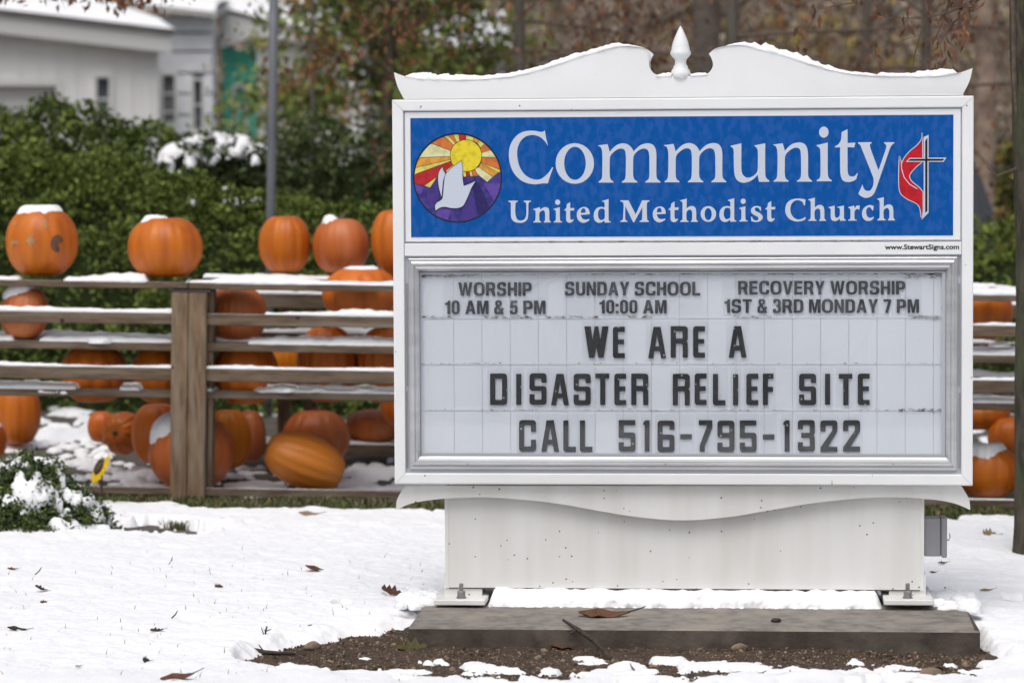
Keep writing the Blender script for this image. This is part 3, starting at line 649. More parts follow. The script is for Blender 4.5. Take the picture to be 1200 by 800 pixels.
HG = {  # bold condensed printing, cap height 16: (width, contours)
'W': (16, [[(0,16),(3.4,16),(5,5),(6.7,16),(9.5,16),(11.1,5),(12.7,16),(16,16),(12.9,0),(9.7,0),(8.1,10.5),(6.4,0),(3.2,0)]]),
'O': (12.2, [[(0,-.2,5.6),(12.2,-.2,5.6),(12.2,16.2,5.6),(0,16.2,5.6)],[(3.4,2.5,2.6),(8.8,2.5,2.6),(8.8,13.5,2.6),(3.4,13.5,2.6)]]),
'R': (10.8, [[(0,0),(3.3,0),(3.3,6.3),(5.8,6.3,1.5),(7.4,0),(10.8,0),(9.3,7.3,1.5),(10.4,8.8,1.2),(10.4,16,3.8),(0,16)],[(3.3,8.9),(7.1,8.9,1.6),(7.1,13.4,1.6),(3.3,13.4)]]),
'P': (10.2, [[(0,0),(3.3,0),(3.3,5.8),(10.2,5.8,4),(10.2,16,4),(0,16)],[(3.3,8.4),(6.9,8.4,1.8),(6.9,13.4,1.8),(3.3,13.4)]]),
'S': (10.7, [[(10.2,11.3),(10.4,16.2,4.2),(.2,16.2,4.4),(.2,7.6,2.8),(7.2,6.6,1.5),(7.2,2.5,1.8),(3.2,2.5,1.8),(3.1,4.9),(0,4.9),(0,-.2,4.4),(10.6,-.2,4.4),(10.6,8.6,2.8),(3.5,9.6,1.5),(3.5,13.6,1.8),(7,13.6,1.8),(7,11.3)]]),
'H': (10.4, [[(0,0),(3.3,0),(3.3,6.7),(7.1,6.7),(7.1,0),(10.4,0),(10.4,16),(7.1,16),(7.1,9.5),(3.3,9.5),(3.3,16),(0,16)]]),
'I': (3.3, [[(0,0),(3.3,0),(3.3,16),(0,16)]]),
'1': (6.1, [[(2.9,0),(6.1,0),(6.1,16),(3.6,16),(2.8,13.8,1),(0,13),(0,11),(2.9,11)]]),
'0': (8.6, [[(0,-.2,4.2),(8.6,-.2,4.2),(8.6,16.2,4.2),(0,16.2,4.2)],[(3,2.4,1.3),(5.6,2.4,1.3),(5.6,13.6,1.3),(3,13.6,1.3)]]),
'A': (11.4, [[(0,0),(3.3,0),(4.1,3.5),(7.3,3.5),(8.1,0),(11.4,0),(7.6,16),(3.8,16)],[(4.6,6.2),(6.8,6.2),(5.7,11.8)]]),
'M': (12.6, [[(0,0),(3,0),(3,11),(5,0),(7.6,0),(9.6,11),(9.6,0),(12.6,0),(12.6,16),(8.2,16),(6.3,6),(4.4,16),(0,16)]]),
'&': (11, [[(7.4,0),(11,0),(9.4,2.8),(10.6,7),(7.9,7.4),(7.5,5.4),(5.4,9),(8.5,11,1.2),(8.5,16.2,3.2),(1.2,16.2,3.2),(1.2,11,1.2),(2.5,9,.5),(0,6.8,1.6),(0,-.2,3.8),(6.0,-.2,1.5)],[(4.9,10.6),(6,12,.5),(6,14,.8),(3.8,14,.8),(3.8,12,.5)],[(3.9,7.2),(6,3.6),(5,2.3,1),(2.9,2.5,1),(2.9,5.8,1)]]),
'5': (8.6, [[(8.1,13.3),(8.1,16),(1.2,16),(.3,7.2),(3,7),(3.8,8,.5),(5.6,8,1.4),(5.6,2.4,1.4),(3,2.4,1),(3,4.5),(0,4.5),(0,-.2,4),(8.6,-.2,4),(8.6,10.4,3.4),(3.4,10.4,.8),(3.7,13.3)]]),
'U': (10.4, [[(0,16),(0,-.2,4.6),(10.4,-.2,4.6),(10.4,16),(7.1,16),(7.1,2.6,1.8),(3.3,2.6,1.8),(3.3,16)]]),
'N': (10.4, [[(0,0),(3.1,0),(3.1,10),(7,0),(10.4,0),(10.4,16),(7.3,16),(7.3,6),(3.4,16),(0,16)]]),
'D': (10.6, [[(0,0),(10.6,0,4.6),(10.6,16,4.6),(0,16)],[(3.3,2.7),(7.2,2.7,2),(7.2,13.3,2),(3.3,13.3)]]),
'Y': (10.5, [[(3.6,0),(6.9,0),(6.9,6),(10.5,16),(7.1,16),(5.3,9.8),(3.5,16),(0,16),(3.6,6)]]),
'C': (11, [[(11,10.5),(11,16.2,4.8),(0,16.2,5),(0,-.2,5),(11,-.2,4.8),(11,5.5),(7.8,5.5),(7.7,2.5,2),(3.4,2.5,2.2),(3.4,13.5,2.2),(7.7,13.5,2),(7.7,10.5)]]),
'L': (9, [[(0,0),(9,0),(9,2.8),(3.3,2.8),(3.3,16),(0,16)]]),
':': (3.2, [[(0,0),(3.2,0),(3.2,3.2),(0,3.2)],[(0,8.3),(3.2,8.3),(3.2,11.5),(0,11.5)]]),
'E': (9.3, [[(0,0),(9.3,0),(9.3,2.8),(3.3,2.8),(3.3,6.8),(8.6,6.8),(8.6,9.5),(3.3,9.5),(3.3,13.2),(9.1,13.2),(9.1,16),(0,16)]]),
'V': (10.8, [[(3.8,0),(7,0),(10.8,16),(7.4,16),(5.4,5),(3.4,16),(0,16)]]),
'T': (10, [[(3.4,0),(6.7,0),(6.7,13.2),(10,13.2),(10,16),(0,16),(0,13.2),(3.4,13.2)]]),
'3': (8.6, [[(2.9,11.5),(3,13.7,1),(5.4,13.7,1.2),(5.4,9.6,1.2),(3.6,9.4),(3.6,7.2),(5.6,7.1,1.3),(5.6,2.4,1.4),(3,2.4,1),(2.9,4.8),(0,4.8),(0,-.2,4),(8.6,-.2,4),(8.6,7.4,1.8),(7.6,8.5),(8.4,9.6,1.5),(8.4,16.2,4),(.1,16.2,3.8),(.1,11.5)]]),
'7': (8.4, [[(1.6,0),(4.9,0),(8.4,13.4),(8.4,16),(0,16),(0,13.2),(5.2,13.2)]])}
YP = YB-.0075
def print_line(txt, x0, x1, ytop, ybase, parent, inv=SI):
    adv = []; x = 0
    for ch in txt:
        if ch == ' ': x += 4.6; continue
        adv.append((ch, x)); x += HG[ch][0] + 1.5
    tot = x-1.5; sx = (x1-x0)/tot; sy = (ybase-ytop)/16
    cs = []
    for ch, ax in adv:
        for c in HG[ch][1]: cs.append([S(x0+(ax+p[0])*sx, ybase-p[1]*sy, YP) for p in round_poly(c, 5)])
    fill2d('printed_line', cs, M['black_print'], YP, .0003, parent)
def clear_mat():
    m = bpy.data.materials.new('clear_acrylic_panel'); m.use_nodes = True; n = m.node_tree.nodes; l = m.node_tree.links
    n.remove(n['Principled BSDF']); o = n['Material Output']
    t = n.new('ShaderNodeBsdfTransparent'); t.inputs[0].default_value = (.992, .993, .995, 1)
    g = n.new('ShaderNodeBsdfDiffuse'); g.inputs[0].default_value = (.62, .65, .70, 1)
    x = n.new('ShaderNodeMixShader'); x.inputs[0].default_value = .03; l.new(t.outputs[0], x.inputs[1]); l.new(g.outputs[0], x.inputs[2])
    l.new(x.outputs[0], o.inputs['Surface']); return m
M['clear'] = clear_mat()
def panel(x0, x1, ytop, ybot, y=YB-.0068):
    (a, z1), (b_, z0) = S(x0, ytop, y), S(x1, ybot, y)
    return MB().box(a, b_, y, y+.0006, z0, z1).build('letter_panel', M['clear'], sign)
p = panel(519, 642, 328.6, 370.2); print_line('WORSHIP', 537, 623, 330.8, 346.6, p); print_line('10 AM & 5 PM', 521.2, 639.3, 352.2, 368.0, p)
p = panel(660, 823, 328.6, 370.2); print_line('SUNDAY SCHOOL', 662, 820.7, 330.2, 346.2, p); print_line('10:00 AM', 702.2, 781.3, 351.5, 367.2, p)
p = panel(847, 1080, 328.2, 370.0); print_line('RECOVERY WORSHIP', 865, 1060.8, 329.2, 345.0, p); print_line('1ST & 3RD MONDAY 7 PM', 849, 1077, 350.6, 366.6, p)

BG = {
'E': (14, [[(0,0,3.2),(14,0),(14,6),(6,6,1),(6,16.5),(13,16.5),(13,22),(6,22),(6,31,1),(14,31),(14,37),(0,37,3.2)]]),
'F': (12.6, [[(0,0),(6,0),(6,15.5),(12,15.5),(12,21.5),(6,21.5),(6,31,1),(12.6,31),(12.6,37),(0,37,1)]]),
'L': (14.8, [[(0,0,3.2),(14.8,0),(14.8,6),(6,6,1),(6,37),(0,37)]]),
'I': (6, [[(0,0),(6,0),(6,36.5),(0,36.5)]]),
'T': (16, [[(5.4,0),(11.4,0),(11.4,31.2),(16,31.2),(16,37),(0,37),(0,31.2),(5.4,31.2)]]),
'D': (20, [[(0,0),(20,0,3.8),(20,37,3.8),(0,37)],[(6,6),(14,6,1),(14,31,1),(6,31)]]),
'A': (21, [[(0,0),(6,0),(7.3,8.4),(13.7,8.4),(15,0),(21,0),(14.6,37),(6.2,37)],[(8.3,14),(12.7,14),(10.5,28)]]),
'R': (20, [[(0,0),(6,0),(6,16.5),(14,16.5,2),(14,0),(20,0),(20,17,3),(18.4,19.3),(20,21.8,2),(20,37,3.6),(0,37)],[(6,22.5),(14,22.5,1),(14,31,1),(6,31)]]),
'S': (20, [[(20,26),(20,37,3.6),(0,37,3.6),(0,16.5,3.6),(14,16.5,1),(14,6,1),(6,6,1),(6,12.5),(0,12.5),(0,0,3.6),(20,0,3.6),(20,22,3.6),(6,22,1),(6,31,1),(14,31,1),(14,26)]]),
'C': (20, [[(20,23),(20,37,3.8),(0,37,3.8),(0,0,3.8),(20,0,3.8),(20,14),(14,14),(14,6,1),(6,6,1),(6,31,1),(14,31,1),(14,23)]]),
'5': (19.7, [[(19.5,31),(19.5,37),(0,37),(0,16),(14,16,1),(14,6,1),(6,6,1),(6,11),(0,11),(0,0,3.6),(19.7,0,3.6),(19.7,22.5,3.6),(6,22.5),(6,31)]]),
'6': (20, [[(20,26),(20,37,3.8),(0,37,3.8),(0,0,3.8),(20,0,3.8),(20,20.5,3.6),(6,20.5),(6,31,1),(14,31,1),(14,26)],[(6,6,1),(14,6,1),(14,14.5,1),(6,14.5,1)]]),
'1': (7.4, [[(1.6,0),(7.4,0),(7.4,37),(2.5,37),(0,34),(0,31.5),(1.6,31.5)]]),
'-': (13.6, [[(0,14.4),(13.6,14.4),(13.6,20.3),(0,20.3)]]),
'7': (15.8, [[(1,0),(7,0),(7,6),(15.8,28),(15.8,37),(0,37),(0,31),(9.8,31),(1,7)]]),
'3': (20, [[(6,26),(6,31,1),(14,31,1),(14,22,1),(4,22),(4,16),(14,16,1),(14,6,1),(6,6,1),(6,11),(0,11),(0,0,3.6),(20,0,3.6),(20,16.8,2.2),(18.5,19),(20,21.2,2.2),(20,37,3.6),(0,37,3.6),(0,26)]]),
'2': (20, [[(0,0),(20,0),(20,6),(9,6),(20,24,2),(20,37,3.6),(0,37,3.6),(0,24),(6,24),(6,31,1),(14,31,1),(14,25,1),(0,5)]]),
'W': (28.4, [[(0,37),(7.5,37),(9.7,21),(12,37),(16.5,37),(18.8,21),(21,37),(28.4,37),(22.5,0),(16.5,0),(14.2,13),(11.7,0),(5.6,0)]])}
BG['9'] = (20, [[(20-p[0], 37-p[1]) + tuple(p[2:]) for p in c] for c in BG['6'][1]])
for yb, seq in ((419.5, [('W',684.7),('E',718.2),('A',759.6),('R',786),('E',812.2),('A',853.9)]),
                (474.4, [('D',574.3),('I',604.9),('S',620.5),('A',645.8),('S',672.2),('T',697.9),('E',719.9),('R',739.7),('R',788.4),('E',814),('L',835.4),('I',859),('E',874.6),('F',893.9),('S',936.4),('I',966.8),('T',982.8),('E',1005.2)]),
                (529.0, [('C',608.2),('A',634.3),('L',660.1),('L',679.5),('5',725),('1',753.8),('6',770.5),('-',797.1),('7',818.9),('9',840.7),('5',866.9),('-',893.9),('1',917.9),('3',934.9),('2',961.3),('2',987.9)])):
    for ch, x in seq:
        wd, cs = BG[ch]; ybb = yb - (x-684)*.0022 if yb < 430 else yb
        p = panel(x-3.0, x+wd+3.0, ybb-44, ybb+5.6)
        jt = random.uniform(-.35, .35)
        fill2d('letter', [[S(x+q[0], ybb-q[1]*.995+jt, YP) for q in round_poly(c, 3)] for c in cs], M['black_letter'], YP, .0006, p)
# moulded aluminium retainer frame
prof = [(0,.016),(0,.0055),(.06,.0035),(.22,.0035),(.28,-.0040),(.36,-.0062),(.52,-.0062),(.58,-.0015),(.64,-.0030),(.80,-.0015),(.93,.0045),(1,.008),(1,.026),(.1,.026)]
class _: pass
def mitre2(x0, x1, z0, z1, wx, wz, prof, m, name):
    corners = [((x0,z0),(x1,z0),wz),((x1,z0),(x1,z1),wx),((x1,z1),(x0,z1),wz),((x0,z1),(x0,z0),wx)]
    for a, b_, wdt in corners:
        a = np.array(a, float); b_ = np.array(b_, float); d = (b_-a)/np.linalg.norm(b_-a); nn = np.array([-d[1], d[0]])
        other = wx if wdt == wz else wz; g = .0004; v = []
        for t, y in prof: q = a + d*(g+t*other) + nn*t*wdt; v.append((q[0], y, q[1]))
        for t, y in prof: q = b_ - d*(g+t*other) + nn*t*wdt; v.append((q[0], y, q[1]))
        n = len(prof); f = [(i, i+n, (i+1) % n + n, (i+1) % n) for i in range(n)] + [tuple(range(n)), tuple(range(2*n-1, n-1, -1))]
        o = MB().add(v, f).build(name, m, sign); bm = bmesh.new(); bm.from_mesh(o.data); bmesh.ops.recalc_face_normals(bm, faces=bm.faces); bm.to_mesh(o.data); bm.free()
mitre2(rx0, rx1, rz0, rz1, FW2, FW2*1.22, prof, M['alu'], 'retainer_rail')
# hinge cover strips in the side recess and screws on the lower rail
for (px, y0, y1) in ((476.6, 332, 452), (476.8, 458, 548), (1124.0, 300, 322), (1124.2, 332, 452), (1124.4, 460, 548)):
    (a, z1), (_x, z0) = S(px, y0, .011), S(px, y1, .011); MB().box(a-.0022, a+.0022, .0085, .0124, z0, z1).build('hinge_strip', M['greybox'], sign)
for px in (548, 780, 1047):
    a, z = S(px, 543.5, -.006); MB().add(*[(lambda n: ([(a+.0022*math.cos(t), yy, z+.0022*math.sin(t)) for yy in (-.0078, -.006) for t in [2*math.pi*q/8 for q in range(8)]], [tuple(range(8))]+[(q, (q+1)%8, (q+1)%8+8, q+8) for q in range(8)]))(0)][0]).build('screw', M['zinc'], sign)
MB().box(rx0+FW2*.98, rx1-FW2*.98, .0140, .0160, rz0+FW2*1.2, rz1-FW2*1.2).build('glazing', M['glass'], sign)
# fine dark reveal round the glass
for (x0_, x1_, z0_, z1_) in ((mx0-.0005, mx1+.0005, mz1-.0022, mz1+.001), (mx0-.0005, mx1+.0005, mz0-.001, mz0+.0012)):
    MB().box(x0_, x1_, .0085, .0138, z0_, z1_).build('gasket', M['darkline'], sign)
for x_ in (mx0, mx1): MB().box(x_-.0008, x_+.0008, .0087, .0136, mz0+.0013, mz1-.0023).build('gasket', M['darkline'], sign)

# --- scrolled crown, finial, apron
def mir(h): return h + [(1600.9-x, y) + tuple(r_) for x, y, *r_ in h[::-1]]
yc = .06
rt = [(811,89,1),(823,88.4),(833,85),(837.8,76.5),(835.7,67.5),(833,63,1),(841,57),(855,54),(872,53.5),(890,57.5),(925,67),(967,80.5),(1002,88),(1044,91),(1093,91),(1124.5,87.5),(1140.8,82,1),(1137.2,97),(1129.0,113.6,1)]
pts = [(x, y, *r_) for x, y, *r_ in rt]; left = [(1600.9-x, y, *r_) for x, y, *r_ in rt[::-1]]
cr = smooth_contour(left + pts, 6)
def SU(x, y, yy):   # sign-frame mapping that stays symmetric: pixel offset from centre * K
    return ((x-800.45)*.0026873, ZT + .0012 + (114.2-y)*.002695)
crown = fill2d('crown_board', [[SU(x, y, yc) for x, y in cr]], M['white'], yc+.045, .045, sign)
fin = [(.0,29.5),(1.6,32),(3.2,35),(5.0,39),(7.2,44),(9.0,49),(10.2,54),(10.8,58),(11.9,60),(12.2,63),(10.0,66),(7.6,68.5),(6.6,71),(6.8,75),(8.6,77.5),(8.6,79.5),(10.2,81),(11.6,85),(11.6,91)]
MB().lathe([(max(r_, .05)*K, ZT+.0012+(114.2-y)*.002695) for r_, y in fin[::-1]], (SU(799.6,0,0)[0], yc+.022, 0), 28).build('finial', M['white'], sign, smooth=True)
ap = [(1083,584.3),(1035,582.8),(995,585),(950,590),(900,598.4),(853,606),(800.4,609.8),(748,606),(700,598.4),(653,590),(606,585),(566,582.8),(521,584.4),(484,589.5),(464,597.6,1),(465.5,585),(473.5,571),(476,569.4,1),(1125,569.4,1),(1127.5,571),(1135.5,585),(1137,597.6,1),(1117,589.5)]
ap = smooth_contour(ap, 6)
fill2d('apron', [[S(x, y-.4, .035) for x, y in ap]], M['white_dirty'], .0545, .0195, sign)
# --- pedestal cover
pz = SZ(800, 690.4, .075); px0, px1 = SX(521.4, 640, .075), SX(1083, 640, .075)
MB().box(px0+.0015, px1-.0015, .075, .24, pz, ZB+.002).build('pedestal_cover', M['white_dirty'], sign, bevel=.002)
MB().box(px0, px0+.013, .0735, .2415, pz+.001, ZB-.001).build('corner_trim', M['white_dirty'], sign, bevel=.001)
MB().box(px1-.013, px1, .0735, .2415, pz+.001, ZB-.001).build('corner_trim', M['white_dirty'], sign, bevel=.001)
MB().box(px0+.013, px1-.013, .0742, .0749, pz-.0004, pz+.0026).build('bottom_trim', M['stick'], sign)
# posts inside, foot plates and anchor bolts
for (a, b_, bx) in ((509, 568.5, 540.5), (1036, 1094.5, 1063.6)):
    yf = -.035; xa, z1 = S(a, 702.5, yf); xb, z0 = S(b_, 709.2, yf)
    pl = MB().box(xa, xb, yf, .30, z0, z1).build('foot_plate', M['white_dirty'], sign, bevel=.0025)
    cx = SX(bx, 690, .01); zz = z1
    bt = MB().lathe([(.016, zz), (.016, zz+.004)], (cx, .01, 0), 18).build('washer', M['zinc'], pl)
    MB().lathe([(.0125, zz+.004), (.0130, zz+.006), (.0130, zz+.021), (.0115, zz+.023)], (cx, .01, 0), 6).build('nut', M['zinc'], pl)
    MB().lathe([(.0068, zz+.02), (.0068, zz+.045), (.0055, zz+.0475)], (cx, .01, 0), 14).build('bolt', M['zinc'], pl)
    MB().lathe([(.011, .119), (.011, z0)], (cx, .015, 0), 10).build('levelling_nut', M['zinc'], pl)
    MB().box(xa+.02, xb-.02, .079, .20, z1, pz+.05).build('post', M['white_dirty'], sign)
# --- electrical box on the right flank
xa, z1 = S(1083.6, 606.4, .12); xb, z0 = S(1102.0, 650.5, .12); xc = SX(1109.3, 630, .12)
eb = empty('junction_box'); eb.parent = sign
MB().box(px1+.0005, xb, .095, .185, z0, z1).build('box_body', M['greybox'], eb, bevel=.003)
MB().box(xb+.0015, xc, .091, .189, z0-.004, z1+.002).build('box_cover', M['greybox'], eb, bevel=.003)
MB().box(xb-.001, xb+.002, .097, .183, z0+.002, z1-.002).build('box_seam', M['darkline'], eb)
q = S(1109.3, 628, .12)
MB().tube([(xc-.001,.12,q[1]-.012),(xc+.007,.12,q[1]-.012),(xc+.011,.12,q[1]-.002),(xc+.009,.12,q[1]+.010)], [.0025,.0025,.002,.0015], 6).build('latch', M['zinc'], eb)
# dark nick in the frame
a, z = S(493, 125.4, 0); MB().prism([(a-.004,z-.003),(a+.002,z-.004),(a+.005,z+.004),(a,z+.005)], -.0004, .0002).build('paint_chip', M['grime'], sign)

# concrete pad
PY = -.45
pad = empty('concrete_pad', sign.location, sign.rotation_euler); tag(pad, 'stained low concrete slab under the church sign', 'slab')
x0_, zt_ = S(473.5, 734.5, PY); x1_, _z = S(1148.5, 736, PY)
bmv = MB(); nx = 120; V = []; 
prof2 = [(PY+.0, -.05), (PY-.002, .02), (PY, zt_-.005), (PY+.004, zt_-.001), (PY+.012, zt_), (PY+.30, zt_+.002), (PY+.62, zt_+.002), (PY+.80, zt_), (PY+.80, -.05)]
for i in range(nx+1):
    t = i/nx; x = x0_ + (x1_-x0_)*t
    for j, (yy, zz) in enumerate(prof2):
        e = .0035*float(fbm(t*40, j*1.7, seed=60)); sh = 0
        if i == 0 or i == nx: sh = .004
        xx = x + (.016 if j >= 4 else 0)*(1 if i == 0 else -1 if i == nx else 0)
        # left end is chamfered off by the weather
        if i == 0: xx += .02*max(0, (zz-.02))/.1
        V.append((xx, yy + (e if 0 < j < 4 else 0), zz + (e*.5 if 2 < j < 6 else 0)))
nn = len(prof2); Fc = [(i*nn+j, (i+1)*nn+j, (i+1)*nn+(j+1) % nn, i*nn+(j+1) % nn) for i in range(nx) for j in range(nn)]
Fc += [tuple(range(nn)), tuple(nx*nn+j for j in range(nn-1, -1, -1))]
o = mesh_obj('slab', V, Fc, [M['concrete'], M['concrete_dark']], pad, mi=[1 if (k < nx*nn and k % nn in (0, 1, 8)) or k >= nx*nn else 0 for k in range(len(Fc))])
bm = bmesh.new(); bm.from_mesh(o.data); bmesh.ops.recalc_face_normals(bm, faces=bm.faces); bm.to_mesh(o.data); bm.free()
PADZ = zt_+.002

# snow lying on the sign and on the pad  (strips in the sign's own frame)
class Strips:
    def __init__(s): s.v = []; s.f = []; s.n = 0
    def add(s, V, Fq): s.v.append(np.asarray(V, float)); s.f.append(np.asarray(Fq)+s.n); s.n += len(V)
    def strip(s, path, y0, y1, tfun, step=.004, ny=9, over=.004, seed=0):
        # path: list of (x, z) top line; y0 front, y1 back
        P = np.array(path, float); L = np.concatenate([[0], np.cumsum(np.hypot(*np.diff(P, axis=0).T))])
        n = max(8, int(L[-1]/step)); tt = np.linspace(0, L[-1], n); x = np.interp(tt, L, P[:, 0]); z = np.interp(tt, L, P[:, 1])
        th = np.array([tfun(a) for a in x]); th = np.where(th > 0, th, -.002)
        V = np.zeros((n, ny+2, 3))
        for j in range(ny+2):
            if j == 0: yy, k = y0-over*.4, -.10
            elif j == ny+1: yy, k = y1+over*.4, -.10
            else:
                a = (j-1)/(ny-1); yy = y0-over + (y1-y0+2*over)*a; k = (1-abs(2*a-1)**3.5)*.85+.15
            wob = fbm(x*35, np.full(n, j*.9), seed=seed, oct=3)
            V[:, j, 0] = x; V[:, j, 1] = yy + (.0035*wob if j <= 2 else 0)*(th > .004); V[:, j, 2] = z + th*k*(1+.45*wob)
        s.add(V.reshape(-1, 3), grid_faces(n, ny+2))
    def blob(s, c, r, seed=0, n=18, flat=.6):
        u = np.linspace(0, math.pi/2*1.15, n//2+2)[:, None]; v = np.linspace(0, 2*math.pi, n, endpoint=False)[None, :]
        dx = np.sin(u)*np.cos(v); dy = np.sin(u)*np.sin(v); dz = np.cos(u) + 0*v
        k = 1 + .35*fbm(dx*2+seed*3.1, dy*2, dz*2, seed=seed, oct=3)
        V = np.stack([c[0]+r*dx*k, c[1]+r*dy*k, c[2]+r*flat*dz*k], -1)
        s.add(V.reshape(-1, 3), grid_faces(n//2+2, n, True))
    def mesh(s, name, m=None, parent=None): return np_mesh(name, np.concatenate(s.v), np.concatenate(s.f), m or M['snow'], parent)
ss = Strips()
top = [p for p in [SU(x, y, yc) for x, y in cr]]
def tops(xa, xb):   # crown outline between two pixel columns, sampled from the smooth contour upper side
    q = [(x, y) for x, y in cr if xa <= x <= xb and y < 100]; q.sort(); return [SU(x, y, yc) for x, y in q]
KX = .0026873
def tf(tab, seed):
    xs_ = [(a-800.45)*KX for a, _b in tab]; ts = [b_*KX for _a, b_ in tab]
    return lambda x: float(np.interp(x, xs_, ts)*(1+.5*fbm(x*60, 3.3, seed=seed, oct=3))) if xs_[0] < x < xs_[-1] else -.01
def topz(tab):       # absolute snow surface given in pixels -> thickness above crown
    pass
left_side = [(x, y) for x, y in cr if x < 768 and y < 95]
ss.strip(tops(473, 764), yc, yc+.045, tf([(472.5,0),(478,4.5),(500,7.5),(540,7.0),(565,5),(600,4.6),(650,5.2),(700,6),(728,4),(745,2),(756,.6),(758,0)], 31), seed=31)
ss.strip(tops(838, 1130), yc, yc+.045, tf([(850,0),(856,1.5),(870,4),(900,8),(912,8.5),(930,7),(948,7.5),(958,5.5),(985,3.5),(1020,3),(1060,4.5),(1095,6.5),(1118,6),(1122,2),(1124,0)], 32), seed=32)
ss.strip([SU(770,89.5,0), SU(789,89,0)], yc, yc+.045, tf([(768,1),(775,3.5),(786,4.5),(790,3)], 33), seed=33)
ss.strip([SU(811,89,0), SU(832,87.5,0)], yc, yc+.045, tf([(810,3),(820,3.5),(829,3),(834,0)], 34), seed=34)
ss.strip([SU(470,116,0), SU(1132,116,0)], .11, .255, lambda x: .012, step=.02, seed=36)
o = ss.mesh('snow', parent=None); o.matrix_world = sign.matrix_world.copy() if False else Matrix.Translation((.5348,0,0)) @ Matrix.Rotation(-YAW, 4, 'Z')
o['kind'] = 'stuff'; tag(o, 'thin snow lying along the scrolled top of the church sign', 'snow')
# bank of snow under the cabinet, on the pad
sp = Strips(); xa, xb = SX(569, 700, .03), SX(1036, 700, .03)
n = int((xb-xa)/.004); x = np.linspace(xa, xb, n); rowsn = 16; V = np.zeros((n, rowsn, 3))
for j in range(rowsn):
    a = j/(rowsn-1)
    yy = .00 + .055*min(1, a*2.2)**1.6 + max(0, a-.5)*.6; zz = PADZ - .006 + (.055)*min(1, a*2.4)**.75
    wob = fbm(x*28, np.full(n, a*5), seed=44, oct=4); w2 = fbm(x*6, np.full(n, a*1.5), seed=45, oct=2)
    V[:, j, 0] = x; w3 = fbm(x*70, np.full(n, a*14), seed=46, oct=3); V[:, j, 1] = yy + .020*wob + .014*w2 + .006*w3; V[:, j, 2] = zz + .010*wob*(a > .05) + .004*w2
endf = np.minimum(sstep(0, .03, x-xa), sstep(0, .03, xb-x)); V[:, :, 2] = PADZ-.006 + (V[:, :, 2]-PADZ+.006)*endf[:, None]
sp.add(V.reshape(-1, 3), grid_faces(n, rowsn))
rs = random.Random(5)
for (a, b_, c, d_) in ((474, 505, 716, 704), (1096, 1140, 713, 706)):
    for k in range(26):
        xx, zz = S(rs.uniform(a, b_), 700, .1); yy = rs.uniform(-.02, .30); sp.blob((xx, yy, PADZ-.004), rs.uniform(.018, .04), seed=k, flat=.8)
for k in range(60):
    xx = rs.uniform(xa, xb); sp.blob((xx, rs.uniform(-.008, .004), PADZ-.002), rs.uniform(.004, .010), seed=k, n=10)
o = sp.mesh('snow'); o.matrix_world = Matrix.Translation((.5348,0,0)) @ Matrix.Rotation(-YAW, 4, 'Z'); o['kind'] = 'stuff'
tag(o, 'bank of snow on the concrete slab beneath the white sign cabinet', 'snow')

# ================================================================== PUMPKIN RACK
RD = 13.8
rack_o = at(223, 585, RD)
TILT = R(1.15)
rack = empty('pumpkin_rack', rack_o, (0, TILT, 0)); tag(rack, 'long weathered lumber rack holding rows of snowy pumpkins behind the sign', 'rack')
RMi = Matrix.Rotation(-TILT, 4, 'Y') @ Matrix.Translation(-rack_o); RM = RMi.inverted()
def Rk(px, py, d): p = RMi @ at(px, py, d); return p
def rz(px, py, d=RD): return Rk(px, py, d).z
prng = random.Random(11)
def board_mesh(x0, x1, y0, y1, z0, z1, m, name, parent=rack, warp=.004):
    n = max(2, int((x1-x0)/.25)); V = []; Fc = []
    s1 = prng.uniform(0, 50)
    for i in range(n+1):
        x = x0+(x1-x0)*i/n; w1 = warp*float(fbm(x*1.3, s1, seed=70)); w2 = warp*.6*float(fbm(x*3, s1+9, seed=71))
        V += [(x, y0+w2, z0+w1), (x, y1+w2, z0+w1), (x, y1+w2, z1+w1), (x, y0+w2, z1+w1)]
    for i in range(n):
        for j in range(4): Fc.append((4*i+j, 4*i+4+j, 4*i+4+(j+1) % 4, 4*i+(j+1) % 4))
    Fc += [(0, 1, 2, 3), (4*n+3, 4*n+2, 4*n+1, 4*n)]
    o = mesh_obj(name, V, Fc, m, parent)
    bm = bmesh.new(); bm.from_mesh(o.data); bmesh.ops.recalc_face_normals(bm, faces=bm.faces)
    es = [e for e in bm.edges if len(e.link_faces) == 2 and e.calc_face_angle(0) > .8]
    bmesh.ops.bevel(bm, geom=es, offset=.004, segments=1, affect='EDGES'); bm.to_mesh(o.data); bm.free(); return o
xl = Rk(-420, 400, RD).x; xr = Rk(1560, 400, RD).x
xs1 = Rk(221, 400, RD).x; joints = [xl, xs1, Rk(800, 400, RD).x, Rk(1385, 400, RD).x, xr]
px_s = MS = RD/F
LV = {'top': (rz(0, 327.5), rz(0, 335)), 'rail1': (rz(0, 363.5), rz(0, 377)), 'shelf2': (rz(0, 398.5), rz(0, 408)),
      'rail2': (rz(0, 427.5), rz(0, 442.5)), 'shelf3': (rz(0, 454.5), rz(0, 463.5)), 'bottom': (rz(120, 569), rz(120, 578))}
rs_snow = Strips()
def snowboard(x0, x1, y0, y1, z, th, seed, gaps=()):
    def tf_(x):
        t = th*(1+1.3*float(fbm(x*4, 1.7, seed=seed, oct=4)))
        for a, b_ in gaps:
            if a < x < b_: t = -.01
        return t
    rs_snow.strip([(x0, z), (x1, z)], y0, y1, tf_, step=.012, ny=7, over=.006, seed=seed)
sd = 0
def gapx(*pairs): return [(Rk(a, 400, RD).x, Rk(b_, 400, RD).x) for a, b_ in pairs]
